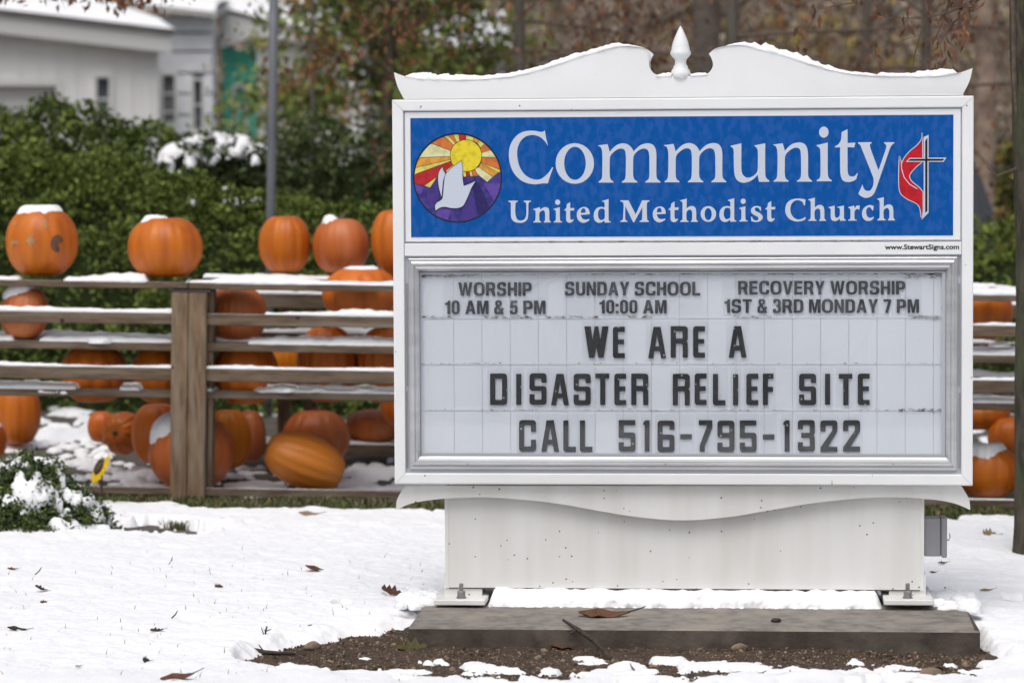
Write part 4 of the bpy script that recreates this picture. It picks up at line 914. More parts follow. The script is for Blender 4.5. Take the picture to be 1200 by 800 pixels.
for i in range(4):
    a, b_ = joints[i]+.002, joints[i+1]-.002
    for key, (zt_, zb_) in LV.items():
        if key in ('rail1', 'rail2', 'bottom'): y0, y1 = -.035, .003
        else: y0, y1 = .010, .145
        if key == 'top': y0, y1 = -.035, .15
        aa, bb = a, b_
        board_mesh(aa, bb, y0, y1, zb_, zt_, M['wood'], {'top': 'shelf_board', 'shelf2': 'shelf_board', 'shelf3': 'shelf_board'}.get(key, 'rail'))
        sd += 1
        g = {'top': gapx((22, 76), (170, 219)), 'shelf2': gapx((14, 46), (241, 292)), 'shelf3': gapx((90, 140), (165, 210), (248, 310)), 'rail1': gapx((241, 312)), 'rail2': [], 'bottom': gapx((100, 500))}[key]
        th = {'top': .020, 'rail1': .016, 'shelf2': .026, 'rail2': .011, 'shelf3': .020, 'bottom': .004}[key]
        snowboard(aa, bb, y0+.004, y1-.004, zt_, th, sd, g)
    # boards further back; the left bays only have the front pair
    for key in ('shelf2', 'shelf3'):
        zt_, zb_ = LV[key]; sd += 1; board_mesh(a, b_, .165, .290, zb_, zt_, M['wood'], 'shelf_board'); snowboard(a, b_, .165, .290, zt_, .024, sd)
    if i >= 1:
        for key, offs in (('top', ((.60, .80),)), ('shelf2', ((.98, 1.05),)), ('shelf3', ((.90, 1.05),))):
            zt_, zb_ = LV[key]
            for (y0, y1) in offs:
                sd += 1; board_mesh(a, b_, y0, y1, zb_, zt_, M['wood'], 'shelf_board'); snowboard(a, b_, y0, y1, zt_, .018, sd)
        for (pa, pb) in ((346, 362), (520, 533), (430, 441)):
            zt_, zb_ = rz(460, pa, RD+1.12), rz(460, pb, RD+1.12); sd += 1
            board_mesh(a, b_, 1.06, 1.10, zb_, zt_, M['wood'], 'back_rail'); snowboard(a, b_, 1.062, 1.098, zt_, .022, sd)
zpt = LV['top'][1]-.002
for k, xj in enumerate(joints):
    base = -.16
    for (xa, xb) in ((-.070, .0035), (.0050, .082)):
        board_mesh2 = MB().box(xj+xa, xj+xb, -.060, .085, base, zpt-.012).build('post', M['wood_post'], rack, bevel=.005)
    MB().box(xj+.084, xj+.105, .02, .16, base, zpt-.006).build('post_brace', M['wood_post'], rack, bevel=.003)
    MB().box(xj-.069, xj+.10, -.058, .085, zpt-.011, zpt-.001).build('post_cap', M['darkline'], rack)
    for xb in ((xj+.34, xj+.47) if k > 0 else ()):
        MB().box(xb-.03, xb+.03, 1.101, 1.17, base, zpt).build('back_post', M['wood_post'], rack, bevel=.004)
    for key in ('top', 'shelf2', 'shelf3'):
        zt_, zb_ = LV[key]; MB().box(xj-.02, xj+.02, .10, 1.055, zb_-.07, zb_-.003).build('cross_bearer', M['wood'], rack, bevel=.003)
# lumps on the shelves
for (px, py, d, r_) in ((120, 398, RD+.08, .09), (95, 399, RD+.07, .06), (148, 401, RD+.1, .06), (60, 456, RD+.08, .08), (40, 457, RD+.07, .06), (75, 459, RD+.06, .05), (335, 456, RD+.06, .07), (310, 457, RD+.06, .05), (430, 456, RD+.06, .06),
                        (175, 401, RD+.07, .05), (372, 456, RD+.05, .05), (1172, 404, RD+.07, .05)):
    p = Rk(px, py, d); rs_snow.blob((p.x, p.y, p.z-.004), r_, seed=int(px), flat=.38)
o = rs_snow.mesh('snow'); o.matrix_world = RM; o['kind'] = 'stuff'; tag(o, 'snow lying in strips and lumps on the boards of the pumpkin rack', 'snow')

# ------------------------------------------------------------------ pumpkins
def pump_r(th, ph, P_):    # th 0 top .. pi bottom
    nr = P_['ribs']; rib = np.abs(np.cos(ph*nr/2 + .6*np.sin(ph+P_['seed'])))
    groove = 1 - 1.35*P_['depth']*(1-rib**.55)*np.sin(th)**.5
    lob = 1 + .035*np.sin(ph+P_['seed']*1.7) + .03*np.sin(2*ph+P_['seed'])
    return groove*lob
def pump_xyz(th, ph, P_):
    r_ = pump_r(th, ph, P_); sx = np.sin(th)
    e = .56+.5*P_.get('sq', .85); rad = np.sign(sx)*np.abs(sx)**e*r_
    c = np.cos(th); z = np.sign(c)*np.abs(c)**.92 - .16*np.exp(-(np.sin(th)/.30)**2)*np.sign(c)
    a, h = P_['w']/2, P_['h']/2
    return np.stack([rad*np.cos(ph)*a, rad*np.sin(ph)*a*.97, z*h*1.10], -1)
def stem_mesh(P_, parent):
    h = P_['h']/2*.93; L = P_['stem']; dx, dy = P_.get('lean', (.4, -.2)); v = []; f = []
    n = 7; pts = []
    for i in range(n):
        t = i/(n-1); c = Vector((dx*L*t*t, dy*L*t*t, h-.012+L*t*.85)); r0 = L*.55*(1-t)**2.2 + L*.17 + (.05*L if i == n-1 else 0)
        for k in range(10):
            a = 2*math.pi*k/10; q = r0*(1+.22*(k % 2)); v.append((c.x+q*math.cos(a), c.y+q*math.sin(a), c.z))
    for i in range(n-1):
        for k in range(10): f.append((i*10+k, i*10+(k+1) % 10, (i+1)*10+(k+1) % 10, (i+1)*10+k))
    f.append(tuple(range((n-1)*10, n*10)))
    return mesh_obj('stem', v, f, M['stem'], parent, True)
cap_v, cap_f, cap_n = [], [], 0
PUMPS = []
def pumpkin(px, pyc, wpx, hpx, d, mkey, label, ribs=18, depth=.07, stem=.04, seed=1, rot=(0, 0, 0), cap=None, sq=.82, lean=(.4, -.2), patch=()):
    global cap_n
    P_ = dict(w=wpx*d/F, h=hpx*d/F, ribs=ribs, depth=depth, seed=seed, sq=sq, stem=stem, lean=lean)
    c = at(px, pyc, d); Rm = Euler(rot).to_matrix()
    drop = P_['h']/2*1.0
    base = Vector((c.x, c.y, c.z - drop)) if rot == (0, 0, 0) else c
    t = empty('pumpkin', base, rot); tag(t, label, 'pumpkin', 'pumpkins on the rack')
    off = drop if rot == (0, 0, 0) else 0
    nu, nv = 26, 72
    th = np.linspace(.02, math.pi-.02, nu)[:, None]+np.zeros((1, nv)); ph = np.linspace(0, 2*math.pi, nv, endpoint=False)[None, :]+np.zeros((nu, 1))
    V = pump_xyz(th, ph, P_); V[..., 2] += off
    o = np_mesh('body', V.reshape(-1, 3), grid_faces(nu, nv, True), PM[mkey], t)
    if stem: s_ = stem_mesh(P_, t); s_.location.z = off
    for (a, e_, ra, pts, mk) in patch:   # scars on the skin: polygons in (azimuth, polar) space
        vv = []; 
        q = round_poly(pts, 3); k = len(q); cx_ = sum(p[0] for p in q)/k; cy_ = sum(p[1] for p in q)/k
        rings = [[(cx_+(p[0]-cx_)*s_, cy_+(p[1]-cy_)*s_) for p in q] for s_ in (.02, .35, .7, 1)]
        for ring in rings:
            for p in ring:
                az, po = R(-90+a+p[0]*ra), R(e_-p[1]*ra); X_ = pump_xyz(np.array(po), np.array(az), P_); X_[2] += off
                n_ = X_.copy(); n_[2] -= off; n_ /= np.linalg.norm(n_); vv.append(tuple(X_+n_*.0018))
        ff = [(i*k+j, (i+1)*k+j, (i+1)*k+(j+1) % k, i*k+(j+1) % k) for i in range(3) for j in range(k)]
        sc_ = mesh_obj('scar', vv, ff, M[mk], t)
        sc_.data.polygons.foreach_set('use_smooth', [True]*len(ff))
    if cap:       # (tilt direction x, y, polar extent in radians, thickness)
        cxx, cyy, ext, tk = cap; nu2, nv2 = 30, 80
        th = np.linspace(.02, math.pi*.62, nu2)[:, None]+np.zeros((1, nv2)); ph = np.linspace(0, 2*math.pi, nv2, endpoint=False)[None, :]+np.zeros((nu2, 1))
        Pq = pump_xyz(th, ph, P_); A = np.array(Rm); Pw = Pq @ A.T; Nn = Pw/np.linalg.norm(Pw, axis=-1, keepdims=True)
        dirv = np.array([cxx, cyy, 1.0]); dirv /= np.linalg.norm(dirv)
        ang = np.arccos(np.clip((Nn*dirv).sum(-1), -1, 1)); nz = fbm(Nn[..., 0]*3+seed, Nn[..., 1]*3, Nn[..., 2]*3, seed=90, oct=4)
        T_ = tk*np.clip((ext + .28*nz - ang)/.22, -1, 1); T_ = np.where(T_ > 0, np.abs(T_)**.85*tk**.15*.9, T_)
        N2 = Nn*.5 + np.array([0, 0, .5])
        v, f = shell('c', Pw + np.array([c.x, c.y, c.z]), N2, T_, None, wrap=True)
        cap_v.append(v); cap_f.append(f+cap_n); cap_n += len(v)
    return t
TB, SF, DG = RD+.28, RD+.24, RD+.5
scars = [(-8, 88, 1.0, [(-2,-9),(2,-2),(9,-9),(5,-1),(8,2),(2,3),(3,13),(-1,5),(-7,9,1),(-4,2),(-10,1),(-4,-2)], 'scar'), (34, 93, 1.0, [(-10,-3,3),(-4,-9,3),(5,-11,4),(6,-5,2),(1,-3,2),(0,3,2),(5,6,2),(11,3,2),(10,11,4),(1,14,5),(-9,8,4)], 'scar_dark'),
         (18, 62, 1.0, [(-3,-7),(3,-6),(2,8),(-3,7)], 'scar'), (-40, 92, 1.0, [(-9,-4),(-5,-3),(-5,0),(9,0),(9,4),(-9,4)], 'scar'), (-45, 62, 1.0, [(-5,-3,2),(5,-2,2),(4,3,2),(-5,3,2)], 'scar')]
pumpkin(48, 283.5, 83, 79, RD+.13, 'orange', 'round orange pumpkin with a star-shaped scar and rotten spot, leftmost on the top board', seed=1, stem=0, cap=(0, 0, .62, .018), ribs=14, depth=.035, patch=scars, sq=.78)
pumpkin(194, 290, 86, 70, RD+.13, 'orange', 'smooth round orange pumpkin on the top board directly above the double post', seed=2, stem=0, cap=(-.32, 0, .42, .016), ribs=20, depth=.04, sq=.76)
pumpkin(334.5, 286, 61, 66, RD+.74, 'orange', 'tall smooth orange pumpkin in front of the grey pole, on the top board', seed=3, stem=.024, ribs=16, depth=.05, sq=.74)
pumpkin(399, 288, 69, 64, RD+.70, 'red', 'dull reddish pumpkin with a thick grey stem and snow on its left shoulder', seed=4, stem=.055, ribs=16, depth=.03, cap=(-.45, -.2, .30, .022), lean=(.7, -.1))
pumpkin(466, 284, 66, 78, RD+.60, 'orange', 'bright orange pumpkin on the top board cut off by the left edge of the sign', seed=5, stem=0, ribs=12, depth=.10, rot=(.0, -.12, .2))
pumpkin(424, 345, 92, 62, RD+.32, 'deep', 'wide orange pumpkin poking through the top shelf beside the sign', seed=6, stem=.035, ribs=14, depth=.06, cap=(0, -.1, .50, .014))
pumpkin(29, 366.5, 56, 61, RD+.08, 'red', 'small dull orange pumpkin with snowy crown on the second shelf at far left', seed=7, stem=0, ribs=22, depth=.05, cap=(-.30, 0, .70, .02), rot=(0, .18, 0), sq=.95)
pumpkin(277, 369, 68, 66, RD+.24, 'red', 'pale ribbed orange pumpkin on the second shelf just right of the double post', seed=8, stem=0, ribs=22, depth=.07, sq=.76)
pumpkin(383, 427, 70, 88, RD+.32, 'deep', 'dark-stalked orange pumpkin rising through the second shelf, whole in view', seed=9, stem=.05, ribs=16, depth=.08, lean=(.1, -.6))
pumpkin(452, 428, 68, 88, RD+.30, 'deep', 'orange pumpkin with dark stalk half hidden by the left edge of the sign, third shelf', seed=10, stem=.05, ribs=14, depth=.08, lean=(-.2, -.6))
pumpkin(288, 437, 80, 72, RD+.22, 'deep', 'wide deep orange pumpkin on the third shelf right of the double post', seed=11, stem=0, ribs=16, depth=.05)
pumpkin(332, 424, 46, 56, RD+.66, 'yellow', 'small bright orange pumpkin peeping between two larger ones on the third shelf', seed=12, stem=0, ribs=14, depth=.05)
pumpkin(111, 438, 80, 66, RD+.22, 'deep', 'broad deep orange pumpkin on the third shelf left of the double post', seed=13, stem=0, ribs=10, depth=.10, cap=(0, 0, .2, .01))
pumpkin(190, 439, 70, 66, RD+.22, 'orange', 'orange pumpkin on the third shelf partly hidden behind the double post', seed=14, stem=0, ribs=14, depth=.05)
pumpkin(20, 484, 55, 72, RD+1.35, 'orange', 'orange pumpkin on the ground seen beneath the third shelf at far left', seed=15, stem=0, ribs=14, depth=.05)
pumpkin(-4, 516, 24, 36, RD+.55, 'deep', 'little orange pumpkin cut off by the left picture edge, on the ground', seed=16, stem=0, ribs=12, depth=.05, cap=(0, 0, .4, .012))
pumpkin(119, 500, 34, 36, RD+1.0, 'deep', 'orange pumpkin on the ground just behind the one showing its stalk end', seed=17, stem=0, ribs=10, depth=.10)
pumpkin(146, 508, 52, 50, RD+.70, 'orange', 'orange pumpkin on the ground lying with its dark stalk end to the viewer', seed=18, stem=.035, ribs=12, depth=.12, rot=(1.45, 0, -.35), lean=(0, 0))
pumpkin(184, 508, 62, 70, RD+.50, 'deep', 'tall orange pumpkin on the ground left of the double post', seed=19, stem=0, ribs=12, depth=.06)
pumpkin(223, 529, 98, 84, RD+.28, 'red', 'big pinkish orange pumpkin with a thick snow cap behind the foot of the double post', seed=20, stem=0, ribs=18, depth=.05, cap=(-.65, -.35, .62, .03))
pumpkin(268, 514, 54, 68, RD+.62, 'yellow', 'golden yellow pumpkin on the ground right of the double post', seed=21, stem=0, ribs=12, depth=.08)
pumpkin(292, 511, 40, 60, RD+.85, 'red', 'reddish pumpkin squeezed behind the golden yellow one on the ground', seed=22, stem=0, ribs=12, depth=.06)
pumpkin(369, 513, 82, 64, RD+.66, 'red', 'large dark red-orange ribbed pumpkin on the ground behind the tipped one', seed=23, stem=0, ribs=14, depth=.10)
pumpkin(357, 540, 66, 94, RD+.26, 'light', 'pale orange pumpkin tipped on its side at the front of the rack', seed=24, stem=0, ribs=16, depth=.035, rot=(.15, 1.95, .30), sq=.9)
pumpkin(438, 500, 66, 40, RD+1.20, 'red', 'dull red pumpkin low at the back of the rack beside the sign', seed=25, stem=0, ribs=12, depth=.06)
pumpkin(470, 470, 50, 56, RD+.9, 'deep', 'orange pumpkin on the shelf behind, almost covered by the sign edge', seed=26, stem=0, ribs=12, depth=.05)
# right of the sign
pumpkin(1150, 366, 74, 62, RD+.32, 'orange', 'orange pumpkin on the second shelf right of the sign, crown through the boards', seed=31, stem=0, ribs=16, depth=.05, cap=(0, 0, .55, .016))
pumpkin(1150, 486, 70, 34, RD+.9, 'orange', 'low orange pumpkin behind the third shelf right of the sign', seed=32, stem=0, ribs=14, depth=.05)
pumpkin(1186, 512, 56, 46, RD+.8, 'deep', 'deep orange pumpkin on the ground behind the snow-capped one, beside the tree trunk', seed=33, stem=0, ribs=14, depth=.06)
pumpkin(1158, 552, 74, 58, RD+.28, 'orange', 'large smooth orange pumpkin with a flat snow cap on the ground beside the tree trunk', seed=34, stem=0, ribs=12, depth=.05, cap=(-.1, -.2, .75, .024), sq=.72)
o = np_mesh('snow', np.concatenate(cap_v), np.concatenate(cap_f), M['snow']); o['kind'] = 'stuff'; tag(o, 'snow caps sitting on the crowns of the pumpkins on the rack', 'snow')
# snow clods on the ground between the pumpkins
cl = Strips(); rs = random.Random(3)
for (a, b_, c, d_, n, r0, r1) in ((140, 215, 540, 565, 34, .03, .07), (60, 215, 520, 560, 40, .02, .05), (250, 300, 555, 566, 22, .015, .035), (280, 312, 535, 548, 14, .015, .03), (395, 462, 555, 566, 34, .012, .035), (405, 462, 535, 552, 18, .015, .04), (30, 140, 500, 535, 34, .02, .05), (0, 200, 560, 572, 30, .02, .035), (0, 90, 470, 500, 20, .02, .06)):
    for k in range(n):
        px, py = rs.uniform(a, b_), rs.uniform(c, d_); p = atz(px, py, .1)
        z = float(H(p.x, p.y)); p = atz(px, py, z); z = float(H(p.x, p.y))
        if p.y < 3.86: continue
        cl.blob((p.x, p.y, z-.004), rs.uniform(r0, r1), seed=k+int(a), n=14, flat=.62)
o = cl.mesh('snow'); o['kind'] = 'stuff'; tag(o, 'clods of snow on the ground under the pumpkin rack', 'snow')

# ================================================================== FOLIAGE TOOLS
def leaf_cloud(name, C_, size, mats, parent=None, aspect=.6, hang=0.0, mi=None, seed=0, fold=.12, flatn=None):
    g = np.random.default_rng(seed); C_ = np.asarray(C_); n = len(C_)
    a = g.normal(size=(n, 3)); a[:, 2] -= hang*2; a /= np.linalg.norm(a, axis=1, keepdims=True)
    b = g.normal(size=(n, 3)); b -= (b*a).sum(1, keepdims=True)*a; b /= np.linalg.norm(b, axis=1, keepdims=True); nn = np.cross(a, b)
    L = size*g.uniform(.6, 1.35, (n, 1)); W = L*aspect*g.uniform(.7, 1.2, (n, 1)); f = L*fold
    V = np.stack([C_-a*L/2, C_+b*W/2+nn*f-a*L*.06, C_+a*L/2, C_-b*W/2+nn*f-a*L*.06], 1).reshape(-1, 3)
    Fq = np.arange(n*4).reshape(n, 4)
    return np_mesh(name, V, Fq, mats, parent, smooth=False, mi=mi)
def dome_points(domes, n, depth, seed, front=True, up=.0):
    # points in the outer shell of a union of half ellipsoids (cx, cy, cz, rx, ry, rz)
    g = np.random.default_rng(seed); D = np.array(domes, float)
    ar = D[:, 3]*D[:, 5] + D[:, 3]*D[:, 4]; k = g.choice(len(D), n*2, p=ar/ar.sum()); d = g.normal(size=(n*2, 3)); d /= np.linalg.norm(d, axis=1, keepdims=True)
    d[:, 2] = np.abs(d[:, 2]) 
    sc = 1 - depth*g.random((n*2, 1))**1.2 + .06*fbm(d[:, 0]*3+k, d[:, 1]*3, d[:, 2]*3, seed=seed, oct=2)[:, None]
    P = D[k, :3] + d*D[k, 3:]*sc
    inside = np.zeros(len(P), bool)
    for j, q in enumerate(D):
        r_ = np.linalg.norm((P-q[:3])/q[3:], axis=1); inside |= (r_ < (1-depth*1.15)) & (k != j)
    return P[~inside][:n]
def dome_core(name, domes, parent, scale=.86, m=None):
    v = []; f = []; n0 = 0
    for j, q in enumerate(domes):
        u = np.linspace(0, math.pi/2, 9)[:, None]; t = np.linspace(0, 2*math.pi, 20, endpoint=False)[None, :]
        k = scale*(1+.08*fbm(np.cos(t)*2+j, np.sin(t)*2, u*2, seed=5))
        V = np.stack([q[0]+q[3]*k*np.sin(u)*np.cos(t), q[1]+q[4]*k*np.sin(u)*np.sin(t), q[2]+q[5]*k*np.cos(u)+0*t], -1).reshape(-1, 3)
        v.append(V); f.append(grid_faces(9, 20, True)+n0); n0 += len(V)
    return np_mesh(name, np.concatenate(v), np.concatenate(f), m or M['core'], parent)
def domes_from(tops, d, rx, ry):
    out = []
    for (px, py) in tops: p = at(px, py, d); out.append((p.x, p.y, .0, rx, ry, p.z))
    return out
def hedge(label, cat, tops, d, rx, ry, n, size, mats, probs, seed, group=None, name='hedge', depth=.22):
    D = domes_from(tops, d, rx, ry); c = empty(name, (sum(q[0] for q in D)/len(D), D[0][1], 0)); tag(c, label, cat, group)
    off = np.array(c.location); Dl = [(q[0]-off[0], q[1]-off[1], q[2], q[3], q[4], q[5]) for q in D]
    g = np.random.default_rng(seed+1); cl = []
    base_ = dome_points(Dl, 26*len(Dl), .02, seed+9)
    for q in base_:
        r_ = g.uniform(.09, .20)*max(1, rx/.5); cl.append((q[0], q[1], q[2]-.4*r_, r_, r_, r_*.9))
    P1 = dome_points(Dl, n, depth, seed); Pc = dome_points(cl, int(n*.70), .35, seed+2); P = np.concatenate([P1[:int(n*.85)], Pc])
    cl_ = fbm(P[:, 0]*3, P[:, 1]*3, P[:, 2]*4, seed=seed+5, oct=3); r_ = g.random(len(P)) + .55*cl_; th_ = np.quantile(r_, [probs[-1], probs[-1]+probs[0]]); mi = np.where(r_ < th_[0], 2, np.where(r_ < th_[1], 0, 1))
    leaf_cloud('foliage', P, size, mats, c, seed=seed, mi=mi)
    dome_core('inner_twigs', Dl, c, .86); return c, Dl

hedge('tall dark green hedge rising behind the left end of the pumpkin rack', 'hedge', [(-330,118),(-240,122),(-150,126),(-70,128),(0,126),(60,123),(110,136),(150,150),(190,168),(225,190),(255,212)], 19.3, .62, .8, 52000, .040, [M['leaf_hedge'], M['leaf_hedge2'], M['core']], [.78, .15, .07], 1)
hedge('long bright green clipped hedge directly behind the pumpkin rack', 'hedge', [(-330,180),(-240,176),(-150,180),(-70,176),(0,174),(60,178),(110,186),(160,198),(210,208),(260,220),(320,229),(380,231),(440,236),(500,238),(560,242),(620,246)], 17.6, .55, .62, 70000, .034, [M['leaf_hedge2'], M['leaf_hedge'], M['core']], [.40, .55, .05], 2)
hedge('dark olive yew bushes between the grey pole and the sign', 'bush', [(330,148),(375,138),(420,142),(300,190),(460,150),(510,160),(560,170),(350,185),(430,190)], 21.0, .42, .6, 26000, .038, [M['leaf_yew'], M['core'], M['leaf_hedge2']], [.80, .14, .06], 3, name='yew_bush')
hedge('low bright green hedge seen between the sign and the tree trunk', 'hedge', [(1080,272),(1130,266),(1180,268),(1230,262),(1290,264),(1350,268)], 18.2, .5, .6, 9000, .042, [M['leaf_hedge2'], M['leaf_hedge'], M['core']], [.6, .3, .1], 4)
hedge('blurred green shrub behind the low hedge beside the dark car', 'bush', [(1195,165),(1230,150),(1290,150),(1350,160),(1185,200)], 29.5, .45, .6, 7000, .075, [M['leaf_yew'], M['leaf_olive'], M['core']], [.4, .45, .15], 5, name='shrub')
# snow-dusted shrub
cs, Ds = hedge('small shrub topped with snow between the hedge and the grey pole', 'bush', [(210,170),(232,161),(256,158),(279,161),(298,170),(222,178),(268,172)], 18.9, .16, .30, 6500, .045, [M['leaf_yew'], M['leaf_tan'], M['core']], [.7, .1, .2], 6, name='snowy_shrub')
def patch_domes(D, seed, thr, tk, ext=.9, fr=6, scale=1.02, kz=.5):
    vs, fs, n0 = [], [], 0
    for j, q in enumerate(D):
        nu, nv = 40, 80; u = np.linspace(0.01, math.pi/2, nu)[:, None]+np.zeros((1, nv)); t = np.linspace(0, 2*math.pi, nv, endpoint=False)[None, :]+np.zeros((nu, 1))
        N_ = np.stack([np.sin(u)*np.cos(t), np.sin(u)*np.sin(t), np.cos(u)], -1)
        P = np.array(q[:3]) + N_*np.array(q[3:])*scale
        for k, o_ in enumerate(D):      # only where outside the others
            pass
        nz = fbm(P[..., 0]*fr, P[..., 1]*fr, P[..., 2]*fr, seed=seed, oct=4)
        T_ = tk*np.clip((nz - thr + kz*(np.cos(u)-ext))/.12, -1, 1); T_ = T_*(1+.5*fbm(P[..., 0]*22, P[..., 1]*22, P[..., 2]*22, seed=seed+3, oct=3))
        v, f = shell('p', P, N_*.6+np.array([0, 0, .4]), T_, None, True); vs.append(v); fs.append(f+n0); n0 += len(v)
    return np.concatenate(vs), np.concatenate(fs)
Ds2 = [(q[0], q[1]-.05, q[5]-.20, .15, .22, .20) for q in Ds] + [(q[0]+.05, q[1]-.28, q[5]-.42, .10, .10, .10) for q in Ds[::2]]
v, f = patch_domes(Ds2, 7, .14, .014, ext=.66, fr=16, kz=1.0)
o = np_mesh('snow', v, f, M['snow']); o.location = cs.location; o['kind'] = 'stuff'; tag(o, 'patches of snow on the small shrub behind the hedge', 'snow')

# low evergreen bush in the left foreground, loaded with snow
dB = 12.6
Db = []
for (px, py, rx, rr) in ((40, 538, .20, .20), (-20, 540, .22, .22), (78, 568, .15, .17), (105, 596, .10, .13), (10, 570, .24, .30), (60, 590, .20, .27), (-70, 552, .22, .25)):
    p = at(px, py, dB); Db.append((p.x, p.y-.05, .04, rx, rr, p.z-.04))
cb = empty('evergreen_bush', (Db[0][0], Db[0][1], 0)); tag(cb, 'low dark evergreen bush weighed down with snow in the left foreground', 'bush')
off = np.array(cb.location); Dl = [tuple(np.array(q) - np.array([off[0], off[1], 0, 0, 0, 0])) for q in Db]
P = dome_points(Dl, 19000, .22, 12)*np.array([1.03, 1.03, 1.03]); leaf_cloud('foliage', P, .020, [M['leaf_bush'], M['leaf_hedge2'], M['core']], cb, seed=5, mi=np.random.default_rng(2).choice(3, len(P), p=[.72, .14, .14]))
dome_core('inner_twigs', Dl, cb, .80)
v, f = patch_domes(Dl, 21, .09, .018, ext=.62, fr=13, scale=1.02, kz=.5)
g = np.random.default_rng(31); tc_ = dome_points(Dl, 260, .02, 33); PT = np.concatenate([c_ + g.normal(size=(46, 3))*.016 for c_ in tc_*np.array([1.04, 1.04, 1.05])])
leaf_cloud('foliage_tufts', PT, .019, [M['leaf_bush'], M['leaf_hedge2']], cb, seed=6, mi=g.choice(2, len(PT), p=[.8, .2]))
o = np_mesh('snow', v, f, M['snow']); o.location = cb.location; o['kind'] = 'stuff'; tag(o, 'thick clumps of snow on the evergreen bush in the left foreground', 'snow')

# ================================================================== TREES
def grow(mb, tips, p, d, L, r, lev, rs, droop=.0, kids=4, nside=5, spread=.9, shrink=.62, minlev=0, seg=5):
    pts = [p.copy()]; rads = [r]; d = d.normalized(); q = p.copy()
    for i in range(seg):
        d = (d + Vector((rs.gauss(0, .16), rs.gauss(0, .16), rs.gauss(0, .12) - droop*(i+1)/seg))).normalized()
        q = q + d*(L/seg); pts.append(q.copy()); rads.append(r*(1-.65*(i+1)/seg))
        if lev > 0 and i >= 1:
            for _k in range(max(1, round(kids/seg + rs.random()*.8))):
                a = d.cross(Vector((rs.gauss(0,1), rs.gauss(0,1), rs.gauss(0,1)))).normalized()
                nd = (d*rs.uniform(.35, .8) + a*spread*rs.uniform(.6, 1.1)).normalized()
                grow(mb, tips, q, nd, L*shrink*rs.uniform(.7, 1.15), rads[-1]*.62, lev-1, rs, droop, kids, 4 if lev > 1 else 3, spread, shrink)
        if lev <= 1: tips.append(q.copy())
    mb.tube(pts, rads, nside)
def rough_trunk(name, pts, rads, m, parent, nside=28, sub=14, amp=.05, seed=0):
    P = [Vector(p) for p in pts]; n = (len(P)-1)*sub+1; V = []
    for i in range(n):
        t = i/sub; k = min(int(t), len(P)-2); fr = t-k; c = P[k].lerp(P[k+1], fr); r_ = rads[k]*(1-fr)+rads[k+1]*fr
        for j in range(nside):
            a = 2*math.pi*j/nside; e = 1 + amp*2*float(fbm(math.cos(a)*2.5, math.sin(a)*2.5, c.z*3, seed=seed, oct=4)) + amp*float(fbm(math.cos(a)*9, math.sin(a)*9, c.z*8, seed=seed+1, oct=2))
            V.append((c.x+r_*e*math.cos(a), c.y+r_*e*math.sin(a), c.z))
    return np_mesh(name, V, grid_faces(n, nside, True), m, parent)
def jitter_tips(tips, n, spread, seed):
    g = np.random.default_rng(seed); T = np.array([tuple(t) for t in tips]); k = g.integers(0, len(T), n); return T[k] + g.normal(size=(n, 3))*spread

# mossy trunk at the right edge of the picture
dT = 11.54; bx_ = at(1228, 665, dT); z0 = float(H(bx_.x, bx_.y))
tr = empty('shade_tree', (bx_.x, bx_.y, z0-.05)); tag(tr, 'mossy dark tree trunk cut off by the right edge of the picture', 'tree')
R0 = 40*dT/F
rough_trunk('trunk', [(0,0,-.02), (0,0,.05), (0,0,.25), (.005,0,1.2), (-.01,0,2.1), (-.02,0,3.2), (.05,0,4.5)], [R0*1.22, R0*1.08, R0*.98, R0*1.03, R0*1.08, R0*.95, R0*.6], M['bark'], tr, 40, 22, .035, 3)
rs = random.Random(21); mb = MB(); tips = []
for (z, dx, dy, dz, L) in ((2.18, -1, .15, -.25, .40), (2.35, -1, -.2, -.05, .55), (2.5, -1, .25, .1, .55), (2.9, -1, .5, .5, 1.0), (3.0, .8, -.4, .5, 1.3), (3.4, -.6, .8, .7, 1.3), (3.6, .5, .8, .8, 1.4), (4.2, -.4, -.5, 1, 1.4), (4.3, .4, .2, 1, 1.5)):
    grow(mb, tips, Vector((-.03, 0, z)), Vector((dx, dy, dz)), L, .016, 2, rs, .10, 4)
mb.tube([(-R0*.95,-.03,1.62),(-R0*1.1,-.05,1.8),(-R0*1.15,-.05,2.1),(-R0*1.0,-.04,2.45)], [.006,.009,.010,.012], 6)
mb.tube([(-R0*.9,-.03,1.50),(-R0*1.6,-.06,1.47),(-R0*1.9,-.06,1.50)], [.006,.003,.002], 5)
mb.build('branches', M['twig'], tr)['kind'] = 'stuff'
leaf_cloud('dry_leaves', jitter_tips([t for t in tips], 900, .035, 4), .044, [M['leaf_brown'], M['leaf_rust']], tr, aspect=.42, hang=.9, seed=9, mi=np.random.default_rng(4).choice(2, 900, p=[.85, .15]))['kind'] = 'stuff'

